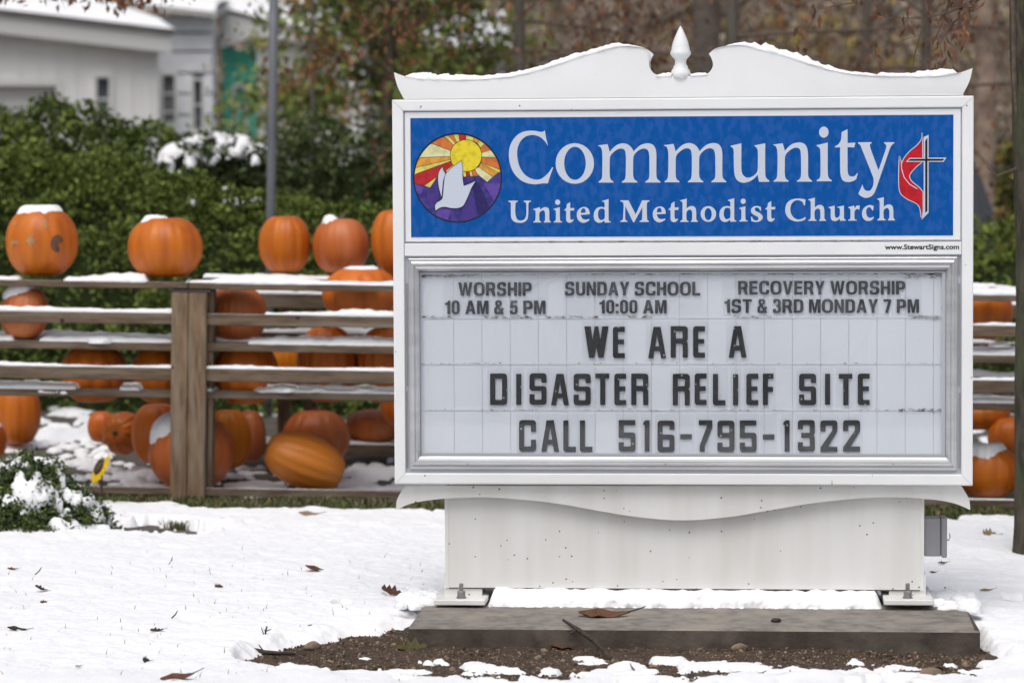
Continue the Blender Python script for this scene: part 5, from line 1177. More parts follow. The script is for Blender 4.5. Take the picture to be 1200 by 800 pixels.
def tree(name, label, px, d, zb, trunk_r, trunk_m, height, limbs, L, leaf_mats, leaf_n, leaf_size, seed, droop=.05, lev=3, r0=.03, jit=.08, kids=4, aspect=.5, hang=.5, probs=None, group=None, lean=0):
    b_ = at(px, 300, d); t = empty(name, (b_.x, b_.y, 0)); tag(t, label, 'tree', group); rs = random.Random(seed)
    rough_trunk('trunk', [(0,0,-.1), (lean*.1,0,.4), (lean*.4,0,height*.5), (lean,0,height)], [trunk_r*1.3, trunk_r, trunk_r*.85, trunk_r*.3], trunk_m, t, 16, 8, .05, seed)
    mb = MB(); tips = []
    for k in range(limbs):
        z = zb + (height-zb)*(k/limbs)**1.1; a = k*2.399 + rs.random()
        grow(mb, tips, Vector((lean*z/height, 0, z)), Vector((math.cos(a), math.sin(a)*.8, rs.uniform(.0, .5))), L*(1-.4*k/limbs), r0, lev, rs, droop, kids)
    mb.build('branches', M['twig'], t)['kind'] = 'stuff'
    if leaf_n:
        leaf_cloud('leaves', jitter_tips(tips, leaf_n, jit, seed), leaf_size, leaf_mats, t, aspect=aspect, hang=hang, seed=seed, mi=np.random.default_rng(seed).choice(len(leaf_mats), leaf_n, p=probs))['kind'] = 'stuff'
    return t
tree('oak_tree', 'bare grey-brown oak with clusters of dry brown leaves hanging above the sign', 858, 18.5, 2.0, .045, M['bark_far'], 4.6, 16, 1.9, [M['leaf_brown'], M['leaf_rust']], 7500, .048, 41, droop=.14, lev=3, r0=.012, jit=.05, kids=4, hang=1.0, probs=[.72, .28])
tree('slim_oak', 'third leafless tree with tangled grey twigs behind the finial of the sign', 735, 21.5, 2.0, .03, M['bark_far'], 4.6, 14, 1.3, [M['leaf_brown'], M['leaf_tan']], 1800, .045, 71, droop=.12, lev=3, r0=.009, jit=.06, kids=4, hang=1.0)
tree('oak_tree', 'second leafless oak with curled brown leaves behind the right end of the sign', 1085, 20.5, 2.0, .04, M['bark_far'], 4.6, 14, 1.7, [M['leaf_brown'], M['leaf_rust'], M['leaf_olive']], 5200, .048, 47, droop=.12, lev=3, r0=.011, jit=.06, kids=4, hang=1.0, probs=[.6, .2, .2])
tree('young_oak', 'thin leafless tree with reddish dry leaves behind the left scroll of the sign', 610, 19.5, 1.9, .04, M['bark_far'], 4.2, 12, .85, [M['leaf_brown']], 1900, .045, 53, droop=.12, lev=3, r0=.009, jit=.06, kids=4, hang=1.0)
tree('apple_tree', 'bushy green-leaved tree behind the grey pole and the left end of the sign', 440, 26, 1.7, .05, M['bark_far'], 4.6, 18, .80, [M['leaf_green'], M['leaf_hedge2'], M['leaf_olive']], 19000, .080, 59, droop=.02, lev=3, r0=.018, jit=.12, hang=.2, probs=[.60, .32, .08], lean=.3)
tree('maple_tree', 'slender tree with sparse rust-orange leaves just right of the grey pole', 368, 24, 1.9, .022, M['bark_far'], 4.0, 10, .27, [M['leaf_rust'], M['leaf_olive'], M['leaf_rust']], 560, .06, 61, droop=.06, lev=2, r0=.008, jit=.05, hang=.6, probs=[.5, .25, .25])
# tree beyond the left edge whose bough hangs into the top of the picture
t = tree('maple_tree', 'brown-leaved bough hanging into the picture over the roof of the white house', -330, 15.5, 2.75, .14, M['bark'], 5.0, 6, 1.2, [M['leaf_brown']], 500, .05, 67, droop=.1, lev=2, r0=.03, hang=1.0)
mb = MB(); tips = []; rs = random.Random(33); p0 = at(-330, -70, 15.5)-t.location
pp = [p0, at(-150, -60, 15.3)-t.location, at(0, -45, 15.1)-t.location, at(120, -34, 15)-t.location, at(240, -28, 15)-t.location]
mb.tube(pp, [.035, .028, .022, .015, .007], 7)
for k in range(26):
    px = rs.uniform(-60, 245); s_ = at(px, -38, 15.1)-t.location; grow(mb, tips, s_, Vector((rs.uniform(-.5, .5), rs.uniform(-.5, .5), -.55)), rs.uniform(.10, .17), .005, 1, rs, .15, 3, 4)
mb.build('bough', M['twig'], t)
leaf_cloud('hanging_leaves', jitter_tips(tips, 520, .018, 8), .042, [M['leaf_brown'], M['leaf_rust']], t, aspect=.5, hang=.8, seed=3, mi=np.random.default_rng(3).choice(2, 520, p=[.8, .2]))
# trunks further back
def bare_trunk(label, px, d, w_px, m, lean=0.0, seed=0):
    b_ = at(px, 300, d); r_ = w_px/2*d/F; t = empty('tree_trunk', (b_.x, b_.y, 0)); tag(t, label, 'tree')
    rough_trunk('trunk', [(0,0,-.1), (0,0,.6), (lean*.5,0,3), (lean,0,7)], [r_*1.3, r_, r_*.95, r_*.6], m, t, 14, 8, .05, seed)
    mb = MB(); tips = []; rs = random.Random(seed)
    for k in range(9): grow(mb, tips, Vector((lean*(3+k*.45)/7, 0, 3.0+k*.45)), Vector((math.cos(k*2.4), math.sin(k*2.4), .6)), 1.8, .04, 2, rs, .0)
    mb.build('branches', M['bark_far'], t)['kind'] = 'stuff'
bare_trunk('thick tan tree trunk in the distance between the sign and the mossy trunk', 1150, 27, 27, M['bark_tan'], .1, 5)
bare_trunk('thin pale trunk in the distance just left of the finial', 764, 34, 13, M['bark_tan'], -.1, 6)
bare_trunk('dark distant trunk above the right scroll of the sign', 826, 33, 34, M['bark_far'], .05, 7)
bare_trunk('slim grey distant trunk above the right end of the blue panel', 1010, 36, 14, M['bark_far'], .1, 8)

# far wood that closes the view
g = np.random.default_rng(77)
def wood(name, label, n, x0, x1, y0, y1, h, mats, pfun, size, seed):
    g = np.random.default_rng(seed); x = g.uniform(x0, x1, n); y = g.uniform(y0, y1, n)
    top = h*(1 + .25*fbm(x*.35, y*.2, seed=seed)); z = g.random(n)**.9*top; P = np.stack([x, y, z], 1)
    c = fbm(x*.6, z*.6, y*.3, seed=seed+1, oct=3); keep = c > -.30; P = P[keep]; c = c[keep]
    o = leaf_cloud(name, P, size, mats, None, seed=seed, mi=pfun(P, c, g), aspect=.75); o['kind'] = 'stuff'; tag(o, label, 'trees'); return o
def pf(P, c, g):
    px = 600 + P[:, 0]/(P[:, 1]+10)*F; n = len(P); r_ = g.random(n)
    out = np.zeros(n, int)                       # 0 grey-brown twiggery
    ol = np.exp(-((px-960)/190)**2)*(P[:, 2] < 4.6); out[(r_ < .62*ol) & (c > -.1)] = 1
    out[(r_ > .90)] = 2; gr_ = np.exp(-((px-470)/120)**2); out[(r_ < .6*gr_)] = 3
    out[(r_ > .6) & (r_ < .78)] = 4; return out
wood('woodland', 'far autumn wood of brown, olive and green trees closing the view', 120000, -24, 26, 43, 58, 8.0, [M['leaf_tan'], M['leaf_olive'], M['leaf_brown'], M['leaf_green'], M['core_brown']], pf, .15, 78)
o = MB(); 
rs = random.Random(9)
hv = np.linspace(-90, 90, 60); V = []; 
for i, x in enumerate(hv):
    h = 7.5 + 1.5*float(fbm(x*.08, 1, seed=5)); V += [(x, 60, -.5), (x, 61.5, h*.7), (x, 66, h), (x, 120, h*.9)]
np_mesh('hill', V, grid_faces(60, 4)[:, ::-1], M['core_brown'])['kind'] = 'structure'

# ================================================================== HOUSES
hs_snow = Strips()
def house_box(o, x0, x1, y0, y1, z0, z1, m, name): return MB().box(x0, x1, y0, y1, z0, z1).build(name, m, o)
def wall_open(parent, name, x0, x1, z0, z1, y, th, holes, m):
    return fill2d(name, [[(x0, z0), (x1, z0), (x1, z1), (x0, z1)]] + [[(a, c), (b_, c), (b_, d), (a, d)] for a, b_, c, d in holes], m, y+th, th, parent)
def window(parent, x0, x1, z0, z1, y, gm, bars=1, fw=.05):
    f = fill2d('window', [[(x0-fw, z0-fw), (x1+fw, z0-fw), (x1+fw, z1+fw), (x0-fw, z1+fw)], [(x0, z0), (x1, z0), (x1, z1), (x0, z1)]], M['trim'], y+.02, .06, parent)
    MB().box(x0-.01, x1+.01, y+.06, y+.07, z0-.01, z1+.01).build('pane', gm, f)
    for k in range(bars):
        zz = z0+(z1-z0)*(k+1)/(bars+1); MB().box(x0, x1, y+.03, y+.055, zz-.015, zz+.015).build('glazing_bar', M['trim'], f)
    MB().box(x0-fw-.02, x1+fw+.02, y-.09, y-.045, z0-fw-.05, z0-fw-.003).build('sill', M['trim'], f)
def roof_snow(x0, x1, y0, y1, z0, z1, th, o_loc, slope_x=False, seed=1):
    n, m_ = 50, 24; X_, Y_ = np.meshgrid(np.linspace(x0, x1, n), np.linspace(y0, y1, m_), indexing='ij')
    t_ = (Y_-y0)/(y1-y0); Z_ = z0+(z1-z0)*t_ + th*(1+.5*fbm(X_*1.5, Y_*1.5, seed=seed))*np.minimum(1, 8*np.minimum.reduce([t_+.06, 1-t_+.06, (X_-x0)/(x1-x0)+.05, 1.05-(X_-x0)/(x1-x0)]))
    hs_snow.add(np.stack([X_+o_loc[0], Y_+o_loc[1], Z_], -1).reshape(-1, 3), grid_faces(n, m_))
# white house on the left, its wall receding a little to the right
dh = 36.0
def hx(px, d=dh): return at(px, 100, d).x
def hz(py, d=dh): return at(600, py, d).z
h1 = empty('white_house', (hx(172), 26.0+1.2, 0), (0, 0, R(20))); tag(h1, 'white clapboard house with snowy roof and garage opening at far left', 'house')
u = dh/F; W1 = 420*u
def lx(px): return (px-172)*u*1.07
e0 = 1.5+(198-45)*u; 
holes = [(lx(-60), lx(55), -.2, hz(96)), (lx(98), lx(115), hz(140), hz(84))]
def ey(p): return hz(34+.112*p)
fill2d('wall', [[(-W1, -.3), (0, -.3), (0, ey(172)+.05), (-W1, ey(-230)+.05)]] + [[(a, c), (b_, c), (b_, d), (a, d)] for a, b_, c, d in [(holes[0][0], holes[0][1], .0, holes[0][3]), holes[1]]], M['house_white'], .15, .15, h1)
house_box(h1, -W1, 0, .16, 6, -.3, hz(58), M['house_white'], 'building_body') 
MB().box(lx(-60)+.01, lx(55)-.01, .12, .158, .0, hz(96)-.01).build('garage_door', M['trim'], h1)
for k in range(5): MB().box(lx(-60)+.02, lx(55)-.02, .095, .118, .25+k*.5, .27+k*.5).build('door_rail', M['fascia'], h1)
fill2d('door_surround', [[(lx(-66), 0), (lx(60), 0), (lx(60), hz(88)), (lx(-66), hz(88))], [(lx(-60), 0.001), (lx(55), 0.001), (lx(55), hz(96)), (lx(-60), hz(96))]], M['trim'], -.003, .04, h1)
window(h1, lx(100), lx(114), hz(138), hz(86), -.02, M['glass_dark'], 1, .04)
for k in range(44):
    x = -W1+k*.10
    pass
nb = int(W1/.22)
for k in range(nb):
    x = -k*.22-.11
    zt_ = ey(172+x/(u*1.07))-.01; zb_ = 1.0
    if lx(-66) < x < lx(60): zb_ = hz(88)+.01
    if lx(96) < x < lx(118): continue
    MB().box(x-.012, x+.012, -.014, -.002, zb_, zt_).build('batten', M['house_white'], h1)
xa_, xb_ = -W1-.3, .10
pa_, pb_ = 172+xa_/(u*1.07), 172+xb_/(u*1.07)
MB().prism([(xa_, ey(pa_)-.02), (xb_, ey(pb_)-.02), (xb_, ey(pb_)+.20), (xa_, ey(pa_)+.20)], -.25, -.19).build('fascia', M['fascia'], h1)
MB().add([(xa_,-.188,ey(pa_)),(xb_,-.188,ey(pb_)),(xb_,-.003,ey(pb_)),(xa_,-.003,ey(pa_)),(xa_,-.188,ey(pa_)+.03),(xb_,-.188,ey(pb_)+.03),(xb_,-.003,ey(pb_)+.03),(xa_,-.003,ey(pa_)+.03)], [(0,3,2,1),(4,5,6,7),(0,1,5,4),(1,2,6,5),(2,3,7,6),(3,0,4,7)]).build('soffit', M['trim'], h1)
r0_, r1_ = ey(pa_)+.20, ey(pb_)+.20
MB().add([(xa_,-.3,r0_),(xb_+.03,-.3,r1_),(xb_-.9,2.6,r1_+.75),(xa_,2.6,r0_+.75),(xa_,-.3,r0_+.04),(xb_+.03,-.3,r1_+.04),(xb_-.9,2.6,r1_+.79),(xa_,2.6,r0_+.79)], [(0,3,2,1),(4,5,6,7),(0,1,5,4),(1,2,6,5),(2,3,7,6),(3,0,4,7)]).build('roof', M['roof'], h1)
T_, X_ = np.meshgrid(np.linspace(0, 1, 30), np.linspace(0, 1, 90), indexing='ij'); XR = xb_+.03-.93*T_; XX = xa_+(XR-xa_)*X_; a_ = h1.rotation_euler.z; c_, s_ = math.cos(a_), math.sin(a_); YY = -.32+2.92*T_
ZZ = r0_+(r1_-r0_)*X_+.04+.75*T_+.085*(1+.35*fbm(XX*2, YY*2, seed=3))*np.minimum(1, 14*np.minimum.reduce([T_+.01, 1.01-T_, (1.004-X_)*4]))
hs_snow.add(np.stack([h1.location.x+XX*c_-YY*s_, h1.location.y+XX*s_+YY*c_, ZZ], -1).reshape(-1, 3), grid_faces(30, 90)[:, ::-1])
# pale boarded block next to it
d2 = 38.0; u2 = d2/F
h2 = empty('boarded_house', (at(210, 100, d2).x, 28.0, 0), (0, 0, 0)); tag(h2, 'tall pale house clad in wide weathered boards between the white and teal houses', 'house')
def l2(px): return (px-210)*u2
def z2(py): return 1.5+(198-py)*u2
wins = [(l2(191), l2(204.5), z2(150), z2(86)), (l2(227), l2(236.5), z2(149), z2(92))]
house_box(h2, l2(171), l2(249), .22, .5, -.3, z2(16), M['house_block'], 'building_body')
zz = [175, 156, 133, 108, 84, 59, 37, 17]
for i in range(len(zz)-1):
    segs = [(171, 190), (206, 226), (238, 249)] if zz[i+1] >= 83 else [(171, 249)]
    for a, b_ in segs: MB().box(l2(a), l2(b_), .0+.006*(i % 2), .215, z2(zz[i])+.012, z2(zz[i+1])-.012).build('cladding_board', M['house_block'], h2, bevel=.01)
window(h2, wins[0][0], wins[0][1], wins[0][2], wins[0][3], .02, M['glass_dim'], 2, .035); window(h2, wins[1][0], wins[1][1], wins[1][2], wins[1][3], .02, M['glass_dark'], 1, .03)
MB().box(l2(192), l2(204), -.05, .0, z2(150), z2(140)).build('window_box', M['fascia'], h2)
MB().add([(l2(162),-.3,z2(9)),(l2(256),-.3,z2(20)),(l2(256),4,z2(-20)),(l2(162),4,z2(-31)),(l2(162),-.3,z2(3)),(l2(256),-.3,z2(14)),(l2(256),4,z2(-26)),(l2(162),4,z2(-37))], [(0,3,2,1),(4,5,6,7),(0,1,5,4),(1,2,6,5),(2,3,7,6),(3,0,4,7)]).build('roof', M['fascia'], h2)
n, m_ = 40, 20; X_, Y_ = np.meshgrid(np.linspace(l2(162), l2(256), n), np.linspace(-.32, 4, m_), indexing='ij')
Z_ = z2(3) - (X_-l2(162))/(l2(256)-l2(162))*11*u2 + (Y_+.3)/4.3*40*u2 + .09*(1+.3*fbm(X_*2, Y_*2, seed=4))*(Y_ > -.31)
hs_snow.add(np.stack([X_+h2.location.x, Y_+h2.location.y, Z_], -1).reshape(-1, 3), grid_faces(n, m_))
# teal house with grey porch gable
d3 = 38.35; u3 = d3/F
h3 = empty('teal_house', (at(270, 100, d3).x, 29.5, 0)); tag(h3, 'teal-green house with white-framed window under a grey snowy porch roof', 'house')
def l3(px): return (px-270)*u3
def z3(py): return 1.5+(198-py)*u3
house_box(h3, l3(249.5), l3(291), .1, 3, -.3, z3(52), M['teal'], 'teal_wall')
k = 0
for y_ in np.arange(160, 54, -9.5):
    for (a, b_) in ((249.5, 262), (281, 291)):
        MB().box(l3(a), l3(b_), .07+.004*(k % 2), .098, z3(y_)+.008, z3(y_-9.5)-.004).build('siding_board', M['teal'], h3)
    k += 1
window(h3, l3(266), l3(277), z3(150), z3(97), .06, M['glass_dim'], 1, .04)
house_box(h3, l3(292), l3(420), .0, 5, -.3, z3(44), M['house_white'], 'porch_wall')
for (a, b_) in ((304, 313), (326, 331), (336, 343), (352, 366)): window(h3, l3(a), l3(b_), z3(140), z3(92), -.08, M['glass_dim'], 1, .035)
for a in (298, 320, 346): MB().box(l3(a), l3(a+4), -.16, -.04, -.3, z3(70)).build('porch_column', M['trim'], h3)
fas = [(249, 52), (290, 38), (390, 50), (392, 40), (292, 22), (262, -2), (249, -2)]
MB().prism([(l3(x), z3(y)) for x, y in fas], -.20, -.13).build('porch_fascia', M['fascia'], h3)
MB().add([(l3(255),-.24,z3(6)),(l3(395),-.24,z3(44)),(l3(395),4,z3(0)),(l3(255),4,z3(-45)),(l3(255),-.24,z3(3)),(l3(395),-.24,z3(41)),(l3(395),4,z3(-4)),(l3(255),4,z3(-49))], [(0,3,2,1),(4,5,6,7),(0,1,5,4),(1,2,6,5),(2,3,7,6),(3,0,4,7)]).build('roof', M['roof'], h3)
X_, Y_ = np.meshgrid(np.linspace(l3(255), l3(395), 50), np.linspace(-.26, 4, 20), indexing='ij')
Z_ = z3(3) - (X_-l3(255))/(l3(395)-l3(255))*38*u3 + (Y_+.24)/4.24*50*u3 + .10*(1+.3*fbm(X_*2, Y_*2, seed=6))*(Y_ > -.25)
hs_snow.add(np.stack([X_+h3.location.x, Y_+h3.location.y, Z_], -1).reshape(-1, 3), grid_faces(50, 20))
# far pale house half hidden by twigs
d4 = 41.0; u4 = d4/F
h4 = empty('far_house', (at(560, 60, d4).x, 31.0, 0)); tag(h4, 'far pale house with snowy roof half hidden behind the twigs above the sign', 'house')
def l4(px): return (px-560)*u4
def z4(py): return 1.5+(198-py)*u4
MB().box(l4(500), l4(592), 0, 5, -.3, z4(64)).build('wall', M['house_white'], h4)
window(h4, l4(548), l4(562), z4(100), z4(72), -.1, M['glass_dim'], 1, .05)
MB().add([(l4(490),-.5,z4(62)),(l4(600),-.5,z4(62)),(l4(590),3.5,z4(8)),(l4(515),3.5,z4(8)),(l4(490),-.5,z4(58)),(l4(600),-.5,z4(58)),(l4(590),3.5,z4(4)),(l4(515),3.5,z4(4))], [(0,3,2,1),(4,5,6,7),(0,1,5,4),(1,2,6,5),(2,3,7,6),(3,0,4,7)]).build('roof', M['roof'], h4)
MB().box(l4(570), l4(582), 1.5, 2.1, z4(40), z4(-6)).build('chimney', M['bark_tan'], h4)
T_, X_ = np.meshgrid(np.linspace(0, 1, 30), np.linspace(0, 1, 60), indexing='ij')
hs_snow.add(np.stack([l4(490)+25*u4*T_+(110-35*T_)*u4*X_+h4.location.x, -.52+4*T_+h4.location.y, z4(58)+(z4(4)-z4(58))*T_+.10*(1+.4*fbm(X_*9, T_*5, seed=9))*np.minimum(1, 12*np.minimum(T_+.02, 1.02-T_))], -1).reshape(-1, 3), grid_faces(30, 60)[:, ::-1])
o = hs_snow.mesh('snow'); o['kind'] = 'stuff'; tag(o, 'snow covering the roofs of the houses behind', 'snow')

# grey pole behind the rack
p1, p0 = at(321.5, -40, 17.0), at(316, 300, 17.0); dpx = (p0-p1); k_ = (p1.z-.0)/(p1.z-p0.z); pb = p1 + dpx*k_
pole = MB().tube([tuple(pb - Vector((0,0,.1)) - pb), tuple(p1 + (p1-p0)*.5 - pb)], [5.4*17/F]*2, 20).build('pole', M['pole'], None, True); pole.location = pb
tag(pole, 'plain grey metal pole standing behind the pumpkin rack', 'pole')

# dark car beyond the hedge
ca = at(1171, 250, 23.0)
car = empty('parked_car', (ca.x-.02, ca.y, 0)); tag(car, 'dark grey car parked behind the sign, only its sloping rear corner showing', 'car')
prof_ = [(0,.32),(.04,.62),(.02,.80),(.02,1.10),(-.03,1.22),(-.10,1.42),(-.18,1.58),(-.30,1.68),(-.60,1.74),(-1.9,1.72),(-2.5,1.56),(-3.1,1.08),(-4.0,.96),(-4.35,.80),(-4.4,.32)]
MB().prism([(x, z) for x, z in prof_[::-1]], .0, 1.7).build('body', M['car'], car, True, bevel=.04, seg=2)
for (x0_, x1_) in ((-.78, -.45), (-1.75, -.95), (-2.6, -1.85)): MB().prism([(x0_, 1.08), (x1_, 1.08), (x1_-.02 if x1_ < -.5 else x1_-.18, 1.44), (x0_+.04, 1.48)], -.012, -.004).build('side_window', M['glass_dark'], car)
for x_ in (-.8, -3.55):
    wv = MB(); tv = [(x_+.33*math.cos(a), yy, .33+.33*math.sin(a)) for yy in (-.02, .2) for a in [2*math.pi*q/24 for q in range(24)]]
    wv.add(tv, [tuple(range(24)), tuple(range(47, 23, -1))] + [(q, (q+1) % 24, (q+1) % 24+24, q+24) for q in range(24)]); wh = wv.build('wheel', M['rubber'], car)
    rv = [(x_+.2*math.cos(a), yy, .33+.2*math.sin(a)) for yy in (-.03, -.021) for a in [2*math.pi*q/20 for q in range(20)]]
    MB().add(rv, [tuple(range(20)), tuple(range(39, 19, -1))] + [(q, (q+1) % 20, (q+1) % 20+20, q+20) for q in range(20)]).build('rim', M['zinc'], wh)
MB().box(-.02, .045, .1, .32, .78, .98).build('tail_light', EM['red'], car); MB().box(-.02, .045, 1.38, 1.6, .78, .98).build('tail_light', EM['red'], car)

# ================================================================== SMALL THINGS
def snow_z(x, y):
    X_ = np.array([[x]]); Y_ = np.array([[y]]); t_ = float(snow_thick(X_, Y_)[0, 0]); return float(H(x, y)) + .008 + max(t_, 0)
def ground_pt(px, py):
    p = atz(px, py, .08)
    for _k in range(3): p = atz(px, py, snow_z(p.x, p.y))
    return p
# sunflower ornament on a stick
fp = at(118, 548, 13.2); gb = float(H(fp.x, fp.y))
sf = empty('sunflower_stake', (fp.x, fp.y, gb)); tag(sf, 'yellow sunflower garden stake with brown centre and snow on its rim, behind the bush', 'ornament')
hz_ = fp.z-gb; RF = 21*13.2/F
MB().tube([(0,.02,-.05),(0,.02,hz_*.5),(.004,.012,hz_*.95)], [.004,.004,.004], 8).build('stake', M['stick'], sf)
head = empty('flower_head', (0, 0, hz_), (R(62), R(0), R(-62))); head.parent = sf
# head local: z axis = facing direction
pv = []
for ring, (n_, r0_, r1_) in enumerate(((18, .45, 1.0), (16, .42, .86))):
    for k in range(n_):
        a = 2*math.pi*(k+.5*ring)/n_; da = math.pi/n_*.95; q = []
        for (rr, aa, zz_) in ((r0_, -da*1.1, 0), (r1_*.82, -da*.85, .02), (r1_, 0, -.02), (r1_*.82, da*.85, .02), (r0_, da*1.1, 0)): q.append((RF*rr*math.cos(a+aa), RF*rr*math.sin(a+aa), .002+ring*.003+zz_*RF))
        v_ = q + [(x, y, z-.002) for x, y, z in q]; MB().add(v_, [(0,1,2,3,4), (9,8,7,6,5)] + [(i, i+5, (i+1) % 5+5, (i+1) % 5) for i in range(5)]).build('petal', M['yellow'], head)
MB().lathe([(RF*.40, 0), (RF*.46, .006), (RF*.42, .013), (RF*.25, .018), (.001, .020)], (0,0,.003), 24).build('centre', M['brown_centre'], head, True)
bb = Strips()
for k in range(5): bb.blob((fp.x-.010+.010*k, fp.y+.006, fp.z+RF*.55+.012-.006*abs(k-2)), .019, seed=k+50, n=14, flat=.7)
o = bb.mesh('snow'); o['kind'] = 'stuff'; tag(o, 'small cap of snow on the sunflower ornament', 'snow')

# fallen leaves
def leaf_proto(kind, m):
    # lobed, curled leaf with stalk; kind picks the outline and the curl
    rs = random.Random(kind); n = 9; V = []; Fc = []
    out = {0: [.15,.55,.30,.75,.42,.80,.40,.52,.05], 1: [.12,.30,.45,.55,.50,.42,.30,.16,.02], 2: [.10,.42,.26,.62,.30,.50,.22,.25,.02]}[kind % 3]
    for i in range(n):
        x = i/(n-1)-.5
        for j in (-1, -.5, 0, .5, 1):
            w_ = out[i]*.5; y = j*w_*(1+.1*rs.uniform(-1, 1)); z = .42*(y*y)*(1.6+kind*.4)*rs.uniform(.6, 1.4) + (.22+.12*kind)*abs(x)**1.6*(1 if x > 0 else .5) + rs.uniform(-.02, .02)
            V.append((x, y, z))
    for i in range(n-1):
        for j in range(4): Fc.append((i*5+j, (i+1)*5+j, (i+1)*5+j+1, i*5+j+1))
    me_o = mesh_obj('fallen_leaf', V, Fc, m); md = me_o.modifiers.new('s', 'SOLIDIFY'); md.thickness = .012
    return me_o
def scatter_leaf(kind, m, px, py, size, rot, label, lift=.0, on=None, tilt=(0, 0), cat='leaf', asp=1.0):
    p = ground_pt(px, py) if on is None else on
    o = leaf_proto(kind, m); o.location = (p[0], p[1], p[2]+.002+lift); o.rotation_euler = (tilt[0], tilt[1], rot); o.scale = (size, size*asp, size)
    s_ = MB().tube([(.45,0,.1),(.62,.03,.14),(.80,.02,.22)], [.018,.014,.012], 5).build('leaf_stalk', M['stick'], o)
    tag(o, label, cat, 'fallen leaves'); return o
LD, LK, LO, LT = M['leaf_dead'], M['leaf_dead_dark'], M['leaf_dead_olive'], M['leaf_dead_tan']
scatter_leaf(0, LD, 459, 694, .075, .3, 'large curled brown leaf on the snow just left of the pedestal', tilt=(.5, .35))
scatter_leaf(1, LD, 371, 668, .085, .1, 'brown leaf with one upturned dark end on the open snow behind the soil patch', tilt=(.2, .3))
scatter_leaf(0, LD, 256, 688, .040, 2.2, 'small red-brown leaf with upright stalk in the middle of the snowy lawn', tilt=(.6, .3))
scatter_leaf(0, LD, 51, 706, .026, .8, 'tiny rust-brown leaf on the snow at far left', tilt=(.5, 0))
scatter_leaf(1, LK, 20, 738, .062, .35, 'dark shrivelled leaf on the snow in the bottom left corner', tilt=(.3, .2))
scatter_leaf(2, LK, 48, 690, .045, -.1, 'dark curled sliver of leaf on the snow below the bush', tilt=(.3, .4))
scatter_leaf(2, LD, 15, 667, .038, .1, 'narrow brown leaf lying flat near the left picture edge', tilt=(.2, .1))
scatter_leaf(2, LK, 184, 739, .042, 0, 'slender dark leaf lying flat on the lower left snow', tilt=(.4, 0))
scatter_leaf(0, LK, 171, 775, .040, 1.2, 'dark folded leaf standing on edge near the bottom of the picture', tilt=(1.0, .2))
scatter_leaf(1, LD, 208, 795, .095, .1, 'broad brown leaf cut by the bottom edge of the picture', tilt=(.25, -.1))
scatter_leaf(2, LT, 92, 781, .022, .6, 'tiny tan leaf scrap near the bottom edge', tilt=(.3, 0))
scatter_leaf(2, LT, 363, 733, .018, .9, 'tiny tan leaf scrap on the snow above the soil patch', tilt=(.3, 0))
scatter_leaf(1, LT, 362, 603, .085, .0, 'pale brown leaf on the far snow near the foot of the rack', tilt=(.3, .1))
scatter_leaf(0, LT, 1160, 627, .075, .6, 'pale tan leaf on the snow between the junction box and the tree', tilt=(.7, .2))
scatter_leaf(1, LK, 1093, 671, .030, 0, 'small dark leaf on the snow right of the pedestal', tilt=(.3, 0))
scatter_leaf(2, LK, 1105, 660, .035, 0, 'thin dark leaf on the snow just below the junction box', tilt=(.3, 0))
scatter_leaf(2, LK, 1107, 689, .014, 1.2, 'speck of dark leaf on the snow right of the right foot plate', tilt=(.8, 0))
scatter_leaf(1, LT, 1156, 692, .045, .1, 'thin tan leaf on the snow left of the tree foot', tilt=(.2, 0))
scatter_leaf(0, LO, 483, 760, .10, .2, 'olive green leaf lying on the bare soil in front of the slab', tilt=(.4, .1))
scatter_leaf(1, LD, 668, 758, .13, .2, 'flat reddish leaf on the soil beside the long twig', tilt=(.1, .1), lift=-.004)
scatter_leaf(0, LD, 741, 784, .045, 1.4, 'small orange-brown leaf standing in the snow below the slab', tilt=(.9, .3))
scatter_leaf(2, LT, 766, 781, .028, .4, 'small tan leaf in the crumbled snow below the slab', tilt=(.7, 0))
scatter_leaf(1, LD, 1100, 783, .07, 2.6, 'flat brown leaf on the soil at the lower right', tilt=(.1, 0))
SM = sign.matrix_world.copy(); SMX = Matrix.Translation((.5348,0,0)) @ Matrix.Rotation(-YAW, 4, 'Z')
def onsign(px, py, y, z=None): a, zz = S(px, py, y); return SMX @ Vector((a, y, zz if z is None else z))
q = onsign(708, 720, -.20, PADZ); scatter_leaf(1, LD, 0, 0, .16, .0, 'long curled brown leaf lying on the top of the concrete slab', on=q, tilt=(.15, .05))
q = onsign(1027, 86, .07); scatter_leaf(0, LD, 0, 0, .026, .4, 'tiny brown leaf caught in the snow on the right scroll of the sign', on=(q.x, q.y, q.z), tilt=(.9, 0))
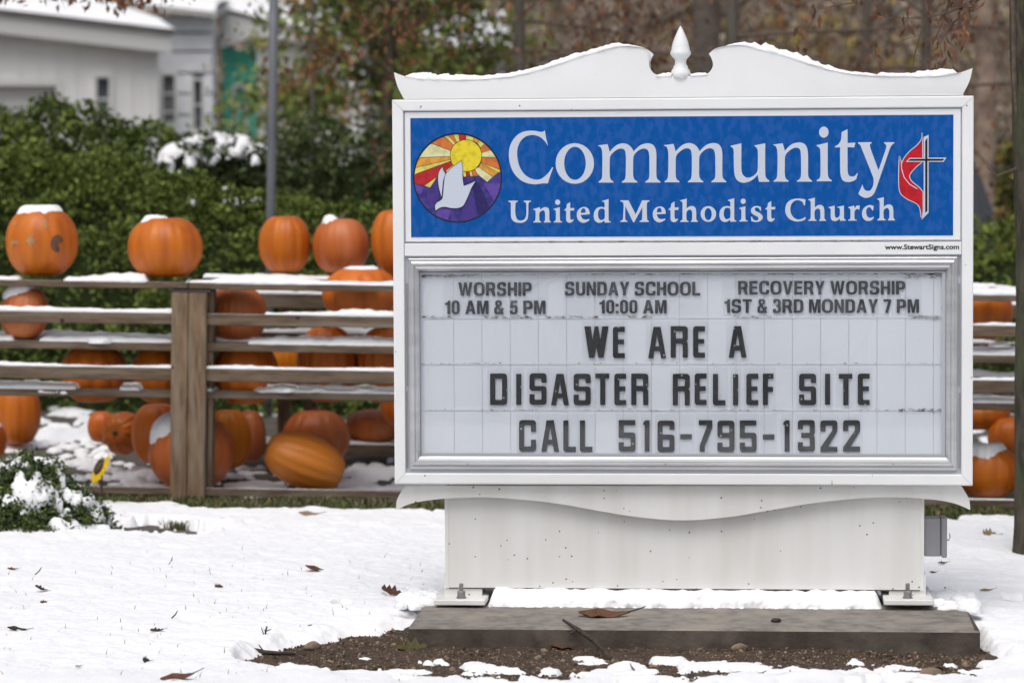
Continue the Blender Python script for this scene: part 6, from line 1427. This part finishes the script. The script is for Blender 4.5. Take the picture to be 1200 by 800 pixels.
# sticks
def stick(pts, rads, label, m=None, extra=()):
    P0 = Vector(pts[0]); mb = MB(); mb.tube([tuple(Vector(p)-P0) for p in pts], rads, 7)
    for e, r_ in extra: mb.tube([tuple(Vector(p)-P0) for p in e], r_, 5)
    o = mb.build('twig', m or M['stick'], None, True); o.location = P0; tag(o, label, 'twig'); return o
a = onsign(660, 714, -.40, PADZ+.016); b_ = ground_pt(717, 775); b_.z += .006
mid1 = a.lerp(b_, .35) + Vector((-.005, 0, .012)); mid2 = a.lerp(b_, .65) + Vector((.003, -.0, .012))
stick([a, mid1, mid2, b_], [.004, .0075, .008, .005], 'grey-brown stick leaning from the slab down to the soil', extra=(([mid1, mid1+Vector((-.03,-.01,-.01))], [.004, .001]),))
g0 = ground_pt(305, 758); t0 = at(313, 733, g0.y+10)
stick([g0, g0.lerp(t0, .45)+Vector((.006,0,0)), g0.lerp(t0, .8), t0], [.0035, .003, .0028, .002], 'black forked twig sticking up from the snow beside the soil patch', M['leaf_dead_dark'], extra=(([g0.lerp(t0, .55), t0+Vector((-.018, 0, -.004))], [.002, .0012]), ([g0.lerp(t0, .75), t0+Vector((.012, 0, -.01))], [.002, .0012])))
g1, g2 = ground_pt(288, 765), ground_pt(346, 768); m_1 = g1.lerp(g2, .4)
stick([g1+Vector((0,0,.018)), m_1+Vector((0,0,.006)), g2+Vector((0,0,.006))], [.004, .007, .004], 'dark stick lying half buried at the left tip of the soil patch', M['leaf_dead_dark'], extra=(([m_1, m_1+Vector((-.02,0,.03))], [.003, .0015]),))
for (px, py, px2, py2, lb) in ((198, 661, 202, 652, 'short dark twig poking from the snow left of centre'), (201, 724, 208, 715, 'thin bent twig poking from the lower left snow'), (41, 673, 49, 664, 'thin twig with a kink poking from the snow below the bush')):
    g_ = ground_pt(px, py); e_ = at(px2, py2, g_.y+10); stick([g_, g_.lerp(e_, .5)+Vector((.003,0,0)), e_], [.0022, .002, .0012], lb)
# stones
for (px, py, r_, lb) in ((545, 745, .021, 'buff stone on the soil in front of the slab'), (557, 741, .012, 'small pale stone beside the buff one on the soil'), (531, 747, .009, 'tiny pale stone left of the buff one'), (367, 760, .022, 'dark stone at the left of the soil patch'), (867, 761, .020, 'round dark stone on the soil under the slab front'), (1092, 793, .028, 'flat brown stone at the lower right of the soil')):
    p = ground_pt(px, py); bm = bmesh.new(); bmesh.ops.create_icosphere(bm, subdivisions=3, radius=r_)
    for v_ in bm.verts: k_ = 1+.3*float(fbm(v_.co.x*60+px, v_.co.y*60, v_.co.z*60, seed=3)); v_.co = Vector((v_.co.x*1.3*k_, v_.co.y*k_, v_.co.z*.75*k_))
    me = bpy.data.meshes.new('stone'); bm.to_mesh(me); bm.free(); me.materials.append(LT if 'pale' in lb or 'buff' in lb else M['pebble']); me.polygons.foreach_set('use_smooth', [True]*len(me.polygons))
    o = link(bpy.data.objects.new('stone', me)); o.location = (p.x, p.y, p.z+r_*.3); tag(o, lb, 'stone')
q = onsign(909.5, 717, -.30, PADZ); bm = bmesh.new(); bmesh.ops.create_icosphere(bm, subdivisions=2, radius=.013); me = bpy.data.meshes.new('clod'); bm.to_mesh(me); bm.free(); me.materials.append(M['leaf_dead_dark'])
o = link(bpy.data.objects.new('clod', me)); o.location = q+Vector((0,0,.005)); o.scale = (1.3, 1, .6); tag(o, 'small black clod lying on top of the slab', 'clod')
# gravel on the soil
g = np.random.default_rng(5); ico = bmesh.new(); bmesh.ops.create_icosphere(ico, subdivisions=1, radius=1); iv = np.array([v_.co[:] for v_ in ico.verts]); ifc = np.array([[v_.index for v_ in f_.verts] for f_ in ico.faces]); ico.free()
px = g.uniform(280, 1230, 9000); py = g.uniform(735, 800, 9000); sdv = soil_sd(px, py); ok = sdv > -4; px, py = px[ok], py[ok]
rx_, ry_, rz_ = [], [], []
kz = .062; 
for a, b_ in zip(px, py):
    p = atz(a, b_, kz); rx_.append(p.x); ry_.append(p.y)
gx, gy = np.array(rx_), np.array(ry_); gz = H(gx, gy)+.006+.006*np.abs(fbm(gx*22, gy*22, seed=40, oct=4))
sz = g.lognormal(-6.0, .50, len(gx)); sz = np.clip(sz, .0012, .012)
V = (iv[None]*g.uniform(.6, 1.3, (len(gx), 1, 3)) + g.normal(size=(len(gx), len(iv), 3))*.10)*sz[:, None, None]; V += np.stack([gx, gy, gz], 1)[:, None]
mi = g.choice(3, len(gx), p=[.16, .50, .34])
o = np_mesh('gravel', V.reshape(-1, 3), (ifc[None]+(np.arange(len(gx))*len(iv))[:, None, None]).reshape(-1, 3), [LT, M['pebble'], M['soil']], None, mi=np.repeat(mi, len(ifc))); o['kind'] = 'stuff'; tag(o, 'fine gravel and crumbs scattered over the bare soil', 'gravel')
# grass blades
def grass(label, pts, hgt, seed, wd=.0022):
    g = np.random.default_rng(seed); P = np.array(pts); n = len(P); a = g.uniform(0, 2*math.pi, n); h = hgt*g.uniform(.4, 1.2, n); L = h*g.uniform(.1, .8, n)
    dx, dy = np.cos(a), np.sin(a); bw = wd*g.uniform(.7, 1.3, n)
    s_ = np.stack([-dy*0+bw, 0*bw, 0*bw], 1)
    mid = P + np.stack([dx*L*.3, dy*L*.3, h*.6], 1); tip = P + np.stack([dx*L, dy*L, h], 1)
    V = np.stack([P-s_, P+s_, mid+s_*.7, mid-s_*.7, tip+s_*.1, tip-s_*.1], 1).reshape(-1, 3); i0 = (np.arange(n)*6)[:, None]
    Fq = np.concatenate([i0+np.array([[0,1,2,3]]), i0+np.array([[3,2,4,5]])])
    o = np_mesh('grass', V, Fq, [M['grass'], LT, M['leaf_dead_olive']], None, smooth=False, mi=np.tile(g.choice(3, n, p=[.72, .14, .14]), 2)); o['kind'] = 'stuff'; tag(o, label, 'grass')
g = np.random.default_rng(8); pts = []
px = g.uniform(-60, 1290, 16000); py = 583+9*sstep(195, 235, px)+.0115*px + g.uniform(-8, 6.5, 16000)
for a, b_ in zip(px, py): p = atz(a, b_, .05-LEAN*((a-600)/F*13.7+.4)); pts.append((p.x, p.y, float(0)))
A = np.array(pts); A[:, 2] = H(A[:, 0], A[:, 1]); A = A[A[:, 1] < 3.9]; grass('short green grass along the foot of the pumpkin rack', A, .030, 1, .0035)
def patchgrass(label, specs, hgt, seed):
    g = np.random.default_rng(seed); pts = []
    for (cx, cy, rx, ry, n) in specs:
        for k in range(n):
            r_ = math.sqrt(g.random()); a = g.random()*2*math.pi; p = atz(cx+rx*r_*math.cos(a), cy+ry*r_*math.sin(a), .05); pts.append((p.x, p.y, float(H(p.x, p.y))))
    grass(label, np.array(pts), hgt, seed)
patchgrass('grass showing through the gap in the snow beside the evergreen bush', [(165,613,62,4.5,1500),(230,622,42,4,900)], .028, 2)
patchgrass('tufts of grass and stubble showing through thin snow', [(402,709,9,3,120),(455,699,6,2,40),(1187,705,18,3.5,160),(180,781,7,3,14),(188,778,5,3,10),(255,765,2,6,6),(147,770,3,5,5),(25,752,2,5,4)], .034, 3)
g = np.random.default_rng(15); pts = []
for k in range(150): p = ground_pt(g.uniform(0, 500), g.uniform(640, 798)); pts.append((p.x, p.y, p.z-.006))
grass('single dry grass stems poking through the snow', np.array(pts), .022, 6, .0011)
